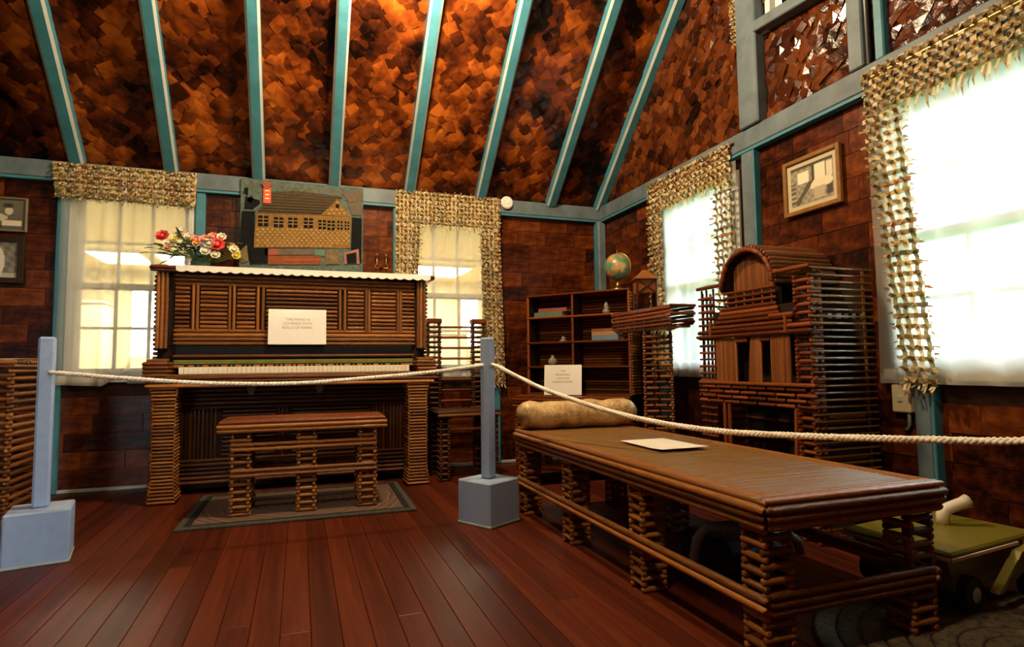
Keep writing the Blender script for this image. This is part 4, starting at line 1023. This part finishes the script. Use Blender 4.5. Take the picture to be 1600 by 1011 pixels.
# ------------------------------------------------------------------ framed photographs
def photo(name, loc, w, h, fr, frame_mat, mat_w, axis, fn, label, depth=.022):
    t = thing(name, label, 'picture', loc, 0 if axis == 'x' else -PI / 2)
    m = MB()
    for a, b_ in (((-w / 2, 0, 0), (-w / 2 + fr, depth, h)), ((w / 2 - fr, 0, 0), (w / 2, depth, h)), ((-w / 2 + fr, 0, 0), (w / 2 - fr, depth, fr)), ((-w / 2 + fr, 0, h - fr), (w / 2 - fr, depth, h))): m.bevbox(a, b_, .003)
    m.build('frame', frame_mat, t)
    if mat_w: MB().box((-w / 2 + fr, depth * .55, fr), (w / 2 - fr, depth * .9, h - fr)).build('mat_board', 'mat_board', t)
    i = fr + mat_w; n, k = 44, 34
    m = MB().sheet(n, k, lambda u, v: (-w / 2 + i + (w - 2 * i) * u, depth * .5, i + (h - 2 * i) * v)); me = m.mesh('print', 'print')
    ca = me.color_attributes.new('print', 'FLOAT_COLOR', 'POINT')
    for q in range(len(m.v)):
        u, v = (q // (k + 1)) / n, (q % (k + 1)) / k; c_ = fn(u, v); ca.data[q].color = (c_ * .95, c_ * .84, c_ * .60, 1)
    put('print', me, t); return t
def inb(u, v, u0, u1, v0, v1): return u0 < u < u1 and v0 < v < v1
def el(u, v, cu, cv, a, b_): return ((u - cu) / a) ** 2 + ((v - cv) / b_) ** 2 < 1
def pic_room(u, v):
    c = .30 + .10 * math.sin(u * 40) * math.sin(v * 33)
    if inb(u, v, .18, .45, .55, .85): c = .85
    if inb(u, v, .58, .82, .45, .95): c = .80
    if inb(u, v, .86, 1, .5, .9): c = .70
    if inb(u, v, .50, .57, .45, 1) or inb(u, v, .82, .86, .3, 1) or v > .92: c = .07
    if el(u, v, .72, .42, .30, .13): c = .75
    if inb(u, v, .55, .80, .05, .34): c = .45 + .12 * math.sin(v * 90)
    if abs((u - .12) - (v * .7)) < .07 and v < .55: c = .10
    if u < .12 and v < .6: c = .12 + .3 * (math.sin(v * 50) > .4)
    if inb(u, v, .85, 1, .08, .3): c = .08
    return c
photo('framed_photo', (XR - .035, 2.205, 1.485), .345, .285, .022, 'gold_frame', .024, 'y', pic_room, 'gold-framed old photograph of a room hung on the right wall')
def pic_reader(u, v):
    c = .10 + .05 * v
    if el(u, v, .72, .62, .07, .13): c = .62
    if el(u, v, .70, .80, .09, .08): c = .04
    if inb(u, v, .60, .95, .12, .32): c = .70
    if el(u, v, .40, .40, .3, .14): c = .55
    if inb(u, v, 0, .6, .03, .12): c = .05
    return c
photo('framed_photo', (-1.735, YB - .034, 1.59), .31, .21, .012, 'olive_frame', 0, 'x', pic_reader, 'old photograph in a thin olive frame, upper of the two at the left')
def pic_figure(u, v):
    c = .18 + .08 * math.sin(u * 25 + v * 9) * math.sin(v * 21)
    if v < .14: c = .45
    if el(u, v, .55, .45, .17, .42) or inb(u, v, .50, .68, .05, .35): c = .66
    if el(u, v, .52, .88, .07, .09): c = .55
    return c
photo('framed_photo', (-1.735, YB - .036, 1.275), .30, .285, .034, 'dark_frame', 0, 'x', pic_figure, 'old photograph in a wide dark frame, lower of the two at the left', .028)

# smoke alarm on the plate, switch box, cables on the gable post
t = thing('smoke_alarm', 'round white alarm disc on the beam at the top right of the curtain', 'alarm', (1.511, YB - .056, 2.015))
m = MB().lathe([(.046, 0), (.050, .006), (.050, .018), (.040, .026)], 24).build('disc', 'white_plastic', t, smooth=False); m.rotation_euler = (PI / 2, 0, 0)
m = MB().lathe([(.016, .026), (.014, .030)], 12, (.008, .004, 0)).build('vent', 'card', t); m.rotation_euler = (PI / 2, 0, 0)
t = thing('switch_box', 'ivory light switch box beneath the right window curtain', 'switch', (XR - .010, 1.79, .535))
MB().bevbox((-.035, -.04, 0), (0, .04, .115), .005).build('box', 'switch_ivory', t)
MB().bevbox((-.042, -.010, .045), (-.035, .010, .070), .002).build('toggle', 'white_plastic', t)
MB().tube([(-.018, -.022, 0), (-.018, -.022, -.05), (-.016, -.012, -.066), (-.010, .004, -.072)], .007, 8).build('conduit', 'hose_grey', t, smooth=True)
MB().tube([(-.018, 0, .115), (-.018, 0, .155)], .006, 8).build('conduit', 'hose_grey', t, smooth=True)
t = thing('cable_run', 'dark cables running up the gable post', 'cable', (XR - .03, 1.84, ZP))
for k, (dy, r) in enumerate(((.012, .007), (-.004, .005))): MB().tube([(-.012, dy, .005), (-.012 - .004 * k, dy + .004, .5), (-.012, dy, 1.2), (-.012, dy, 2.2)], r, 7).build('cable', 'black' if k else 'grey_metal', t, smooth=True)

# ------------------------------------------------------------------ curtains
def sheer(axis, a0, a1, z0, z1, label, off=.055, folds=6, amp=.012, low=None):
    base = YB if axis == 'x' else XR
    def fn(u, v):
        a = a0 + (a1 - a0) * u; z = z1 + ((low(u) if low else z0) - z1) * v
        d = off + amp * (.35 + .65 * v) * math.sin(u * folds * 2 * PI + 1.1 * math.sin(u * 9)) + .003 * math.sin(v * 9 + u * 30)
        return (a, base - d, z) if axis == 'x' else (base - d, a, z)
    o = MB().sheet(folds * 12, 14, fn).build('sheer_curtain', 'sheer', None, smooth=True)
    hem = MB().sheet(folds * 12, 1, lambda u, v: tuple(Vector(fn(u, 1.0 - .035 * v)) + Vector((0, -.002, 0) if axis == 'x' else (-.002, 0, 0)))).build('hem', 'sheer', o, smooth=True)
    return tag(o, label, 'curtain', 'sheer window curtains')
sheer('x', -1.40, -1.00, .66, 1.90, 'white sheer curtain hanging over the left part of the left window', .06, 4, .012, lambda u: .66 - .02 * u + max(0, u - .62) * .30)
sheer('x', -1.02, -.68, .66, 1.90, 'white sheer curtain beside the piano end at the left window', .045, 2, .006)
sheer('x', .72, 1.36, .66, 1.90, 'white sheer curtain in the window above the log chair', .045, 4, .007)
sheer('y', 2.70, 3.50, .66, 1.90, 'white sheer curtain in the far window of the right wall', .05, 6, .010)
sheer('y', 1.25, 1.855, .655, 1.92, 'white sheer curtain at the left half of the near right window', .062, 5, .010)
sheer('y', .72, 1.245, .655, 1.92, 'white sheer curtain at the right half of the near right window', .062, 5, .010)

def weave(axis, quads, cell, off, fringe=(), ear=.55, seed=1, hole=.42, knots=4):
    """plaited strips over a grid of quads ((a0,z0),(a1,z1) corners: tl,tr,bl,br), paper ears at each crossing"""
    rr = random.Random(seed); base = YB if axis == 'x' else XR; m = MB()
    def W3(a, z, d): return (a, base - d, z) if axis == 'x' else (base - d, a, z)
    for tl, tr_, bl, br in quads:
        wa = math.hypot(tr_[0] - tl[0], tr_[1] - tl[1]); hz = math.hypot(bl[0] - tl[0], bl[1] - tl[1])
        nu, nv = max(2, round(wa / cell)), max(2, round(hz / cell))
        def at(u, v): 
            a = (tl[0] * (1 - u) + tr_[0] * u) * (1 - v) + (bl[0] * (1 - u) + br[0] * u) * v
            z = (tl[1] * (1 - u) + tr_[1] * u) * (1 - v) + (bl[1] * (1 - u) + br[1] * u) * v
            return a, z
        sw = cell * (1 - hole) * .5
        for i in range(nu):               # upright strips, one bent strip each
            u = (i + .5) / nu; pts = []
            for j in range(nv * 2 + 1):
                a, z = at(u, j / (nv * 2)); d = off + .005 * (1 if (j // 2 + i) % 2 else -1); pts.append((a, z, d))
            vs = []
            for a, z, d in pts: vs += [W3(a - sw, z, d), W3(a + sw, z, d)]
            m.add(vs, [(2 * q, 2 * q + 1, 2 * q + 3, 2 * q + 2) for q in range(len(pts) - 1)])
        for j in range(nv):               # cross strips
            v = (j + .5) / nv; vs = []; n = nu * 2
            for i in range(n + 1):
                a, z = at(i / n, v); d = off + .005 * (-1 if (i // 2 + j) % 2 else 1); vs += [W3(a, z - sw, d), W3(a, z + sw, d)]
            m.add(vs, [(2 * q, 2 * q + 1, 2 * q + 3, 2 * q + 2) for q in range(n)])
        for i in range(nu):               # knots: folded ears of paper on each crossing
            for j in range(nv):
                a, z = at((i + .5) / nu, (j + .5) / nv)
                for e in range(knots):
                    an = rr.uniform(0, 2 * PI); L = cell * ear * rr.uniform(.6, 1.25); w_ = cell * rr.uniform(.13, .26); dx, dz = math.cos(an), math.sin(an)
                    d0 = off + .006; d1_ = off + rr.uniform(.010, .028)
                    m.add([W3(a - dz * w_ - dx * L * .4, z + dx * w_ - dz * L * .4, d0), W3(a + dz * w_ - dx * L * .4, z - dx * w_ - dz * L * .4, d0), W3(a + dz * w_ * .8 + dx * L * .6, z - dx * w_ * .8 + dz * L * .6, d1_), W3(a - dz * w_ * .8 + dx * L * .6, z + dx * w_ * .8 + dz * L * .6, d1_ + .003)], [(0, 1, 2, 3)])
    for (p0, p1, n, Lmin, Lmax, dr) in fringe:      # loose ends
        for k in range(n):
            t = (k + rr.random()) / n; a, z = p0[0] + (p1[0] - p0[0]) * t, p0[1] + (p1[1] - p0[1]) * t; L = rr.uniform(Lmin, Lmax); w_ = rr.uniform(.003, .006)
            ex, ez = dr[0] * L + rr.uniform(-.012, .012), dr[1] * L + rr.uniform(-.01, .01); px, pz = -dr[1], dr[0]
            m.add([W3(a - px * w_, z - pz * w_, off + .004), W3(a + px * w_, z + pz * w_, off + .004), W3(a + ex * .6 + px * w_, z + ez * .6 + pz * w_, off + .018), W3(a + ex * .6 - px * w_, z + ez * .6 - pz * w_, off + .018), W3(a + ex + px * w_ * .4, z + ez + pz * w_, off + .010)], [(0, 1, 2, 3), (3, 2, 4)])
    return m
def lambrequin(label, parts, rod):
    t = thing('woven_lambrequin', label, 'curtain', rod[0], 0, 'woven paper lambrequins'); L = t.location
    for nm, m in parts:
        m.v = [(v[0] - L.x, v[1] - L.y, v[2] - L.z) for v in m.v]; tag(m.build(nm, 'woven_paper', t), kind='stuff')
    log(t, Vector(rod[1]) - L, Vector(rod[2]) - L, .009, rod[3], 'curtain_rod')
DN = (0, -1)
lambrequin('straight woven paper valance over the window left of the piano', [('valance', weave('x', [((-1.45, 2.035), (-.655, 2.035), (-1.43, 1.815), (-.66, 1.80))], .030, .068, [((-1.43, 1.815), (-.66, 1.80), 40, .01, .025, DN)], .6, 3, .10))],
           ((-1.05, YB - .07, 1.80), (-1.45, YB - .062, 2.02), (-.655, YB - .062, 2.02), 'log_gold'))
lambrequin('woven paper lambrequin with side drops over the window behind the chair', [
    ('valance', weave('x', [((.645, 2.045), (1.455, 2.045), (.645, 1.80), (1.455, 1.80))], .030, .068, [((.82, 1.80), (1.29, 1.80), 22, .02, .06, DN), ((.66, 2.045), (1.44, 2.045), 24, .0, .02, (0, 1))], .62, 4, .10)),
    ('side_drop', weave('x', [((.645, 1.80), (.83, 1.80), (.645, 1.10), (.80, 1.10))], .030, .068, [((.83, 1.78), (.80, 1.12), 26, .01, .035, (1, -.3))], .62, 5, .10)),
    ('side_drop', weave('x', [((1.29, 1.80), (1.45, 1.80), (1.325, .62), (1.485, .60))], .030, .068, [((1.29, 1.78), (1.325, .64), 36, .008, .022, (-1, -.2)), ((1.325, .62), (1.485, .60), 9, .02, .04, DN)], .62, 6, .10))],
    ((1.05, YB - .07, 1.80), (.66, YB - .058, 2.035), (1.45, YB - .058, 2.035), 'ivory'))
lambrequin('woven paper lambrequin framing the far window of the right wall', [
    ('valance', weave('y', [((3.57, 2.01), (2.72, 2.01), (3.57, 1.78), (2.72, 1.80))], .040, .075, [((3.40, 1.79), (2.9, 1.79), 18, .02, .05, DN)], .5, 7, .42, 3)),
    ('side_drop', weave('y', [((3.57, 1.78), (3.415, 1.78), (3.56, .66), (3.38, .65))], .036, .075, [((3.415, 1.76), (3.38, .67), 24, .01, .03, (-1, -.2))], .6, 8, .22)),
    ('side_drop', weave('y', [((2.865, 1.80), (2.70, 1.80), (2.87, .66), (2.70, .66))], .042, .075, [((2.87, 1.76), (2.87, .67), 20, .01, .03, (1, -.2))], .28, 9, .56, 3))],
    ((XR - .08, 3.1, 1.80), (XR - .066, 3.58, 2.0), (XR - .066, 2.70, 2.0), 'log_gold'))
lambrequin('wide woven paper lambrequin over the bright near window at the right', [
    ('valance', weave('y', [((1.855, 2.00), (.90, 2.00), (1.855, 1.80), (.90, 1.80))], .040, .085, [((1.68, 1.80), (.95, 1.80), 40, .03, .085, DN)], .5, 10, .44, 3)),
    ('side_drop', weave('y', [((1.86, 1.80), (1.69, 1.80), (1.735, .655), (1.60, .645))], .043, .085, [((1.69, 1.76), (1.60, .67), 34, .015, .05, (-1, -.15)), ((1.86, 1.78), (1.735, .66), 30, .008, .02, (1, 0)), ((1.735, .655), (1.60, .645), 8, .02, .04, DN)], .30, 11, .54, 3))],
    ((XR - .09, 1.4, 1.80), (XR - .078, 1.86, 1.965), (XR - .078, .92, 1.965), 'brass'))
lambrequin('short woven paper drop left of the gable window', [('side_drop', weave('y', [((2.685, 3.3), (2.645, 3.3), (2.685, 2.58), (2.645, 2.56))], .026, .05, [((2.68, 2.58), (2.65, 2.57), 4, .03, .05, DN)], .6, 12, .2))],
           ((XR - .06, 2.66, 2.57), (XR - .045, 2.69, 3.3), (XR - .045, 2.63, 3.3), 'log_gold'))

# ------------------------------------------------------------------ under and behind the cot
t = thing('braided_rug', 'coarse braided rug on the floor below the near end of the cot', 'rug', (1.75, 1.0, 0))
n = 9
for k in range(n):
    a, b_ = .52 * (k + .6) / n, .50 * (k + .6) / n
    path = [(a * math.cos(q * 2 * PI / 40), b_ * math.sin(q * 2 * PI / 40), .009 + .0025 * (q % 2)) for q in range(41)]
    MB().tube(path, .030 if k else .034, 8).v and None
    m = MB(); m.tube(path, .0285, 8); m.v = [(v[0], v[1], .0075 + (v[2] - .009) * .22) for v in m.v]; m.build('braid_coil', 'braid', t, smooth=True)
# yellow wheeled wagon
Y_ = thing('yellow_wagon', 'yellow plastic wagon with black wheels between the cot and the wall', 'wagon', (1.985, 1.40, .018)); Y_.rotation_euler = (0, 0, .12)
m = MB(); n_ = 1
m.prism([(-.20, .055), (.17, .055), (.20, .165), (-.235, .165)], -.13, .15, 'y')
m.build('tub', 'yellow_plastic', Y_)
MB().bevbox((-.26, -.155, .165), (.225, .17, .182), .006).build('lid', 'yellow_plastic', Y_)
MB().bevbox((-.262, -.160, .158), (-.255, .172, .168), .001).build('edge_strip', 'wagon_trim', Y_)
MB().bevbox((-.262, -.162, .158), (.10, -.156, .168), .001).build('edge_strip', 'wagon_trim', Y_)
MB().prism([(.02, .130), (.26, .165), (.28, .178), (.05, .150), (-.06, .05), (-.09, .05)], -.19, -.165, 'y').build('fender', 'yellow_plastic', Y_)
pp = MB().tube([(.06, .03, .18), (.06, .03, .215), (.066, .026, .228), (.08, .018, .236), (.115, .0, .250), (.135, -.01, .258)], [.020, .020, .020, .019, .019, .023], 14).build('pipe_elbow', 'white_pipe', Y_, smooth=True)
for x, y in ((-.15, -.14), (.13, -.175), (-.15, .14), (.13, .16)):
    w_ = MB().tube([(x, y - .018, .05), (x, y + .018, .05)], .050, 18).build('wheel', 'rubber', Y_); MB().tube([(x, y - .022, .05), (x, y + .022, .05)], .022, 12).build('hub', 'chrome', w_)
# vacuum canister and hose under the cot
V_ = thing('canister_vacuum', 'dark canister vacuum with a pale ribbed hose under the cot', 'vacuum', (1.48, 1.70, 0))
MB().bevbox((-.16, -.06, .03), (.10, .22, .15), .03).build('body', 'rubber', V_)
hp = [(-.29, -.06, .12), (-.29, -.08, .19), (-.27, -.10, .236), (-.20, -.10, .229), (-.12, -.10, .210), (-.03, -.10, .186), (.06, -.10, .172), (.095, -.10, .150), (.105, -.10, .10)]
path = []
for (a, b_) in zip(hp, hp[1:]): path += [tuple(a[q] + (b_[q] - a[q]) * k / 5 for q in range(3)) for k in range(5)]
m = MB(); m.tube(path, [.0165 if k % 2 else .0140 for k in range(len(path))], 10); m.build('hose', 'hose_grey', V_, smooth=True)
for x in (-.16, .07): MB().tube([(x, .0, .035), (x + .03, .0, .035)], .035, 12).build('wheel', 'rubber', V_)
MB().tube([(-.08, .05, .145), (-.08, .05, .19), (.03, .05, .19), (.03, .05, .145)], .008, 8).build('handle', 'hose_grey', V_)
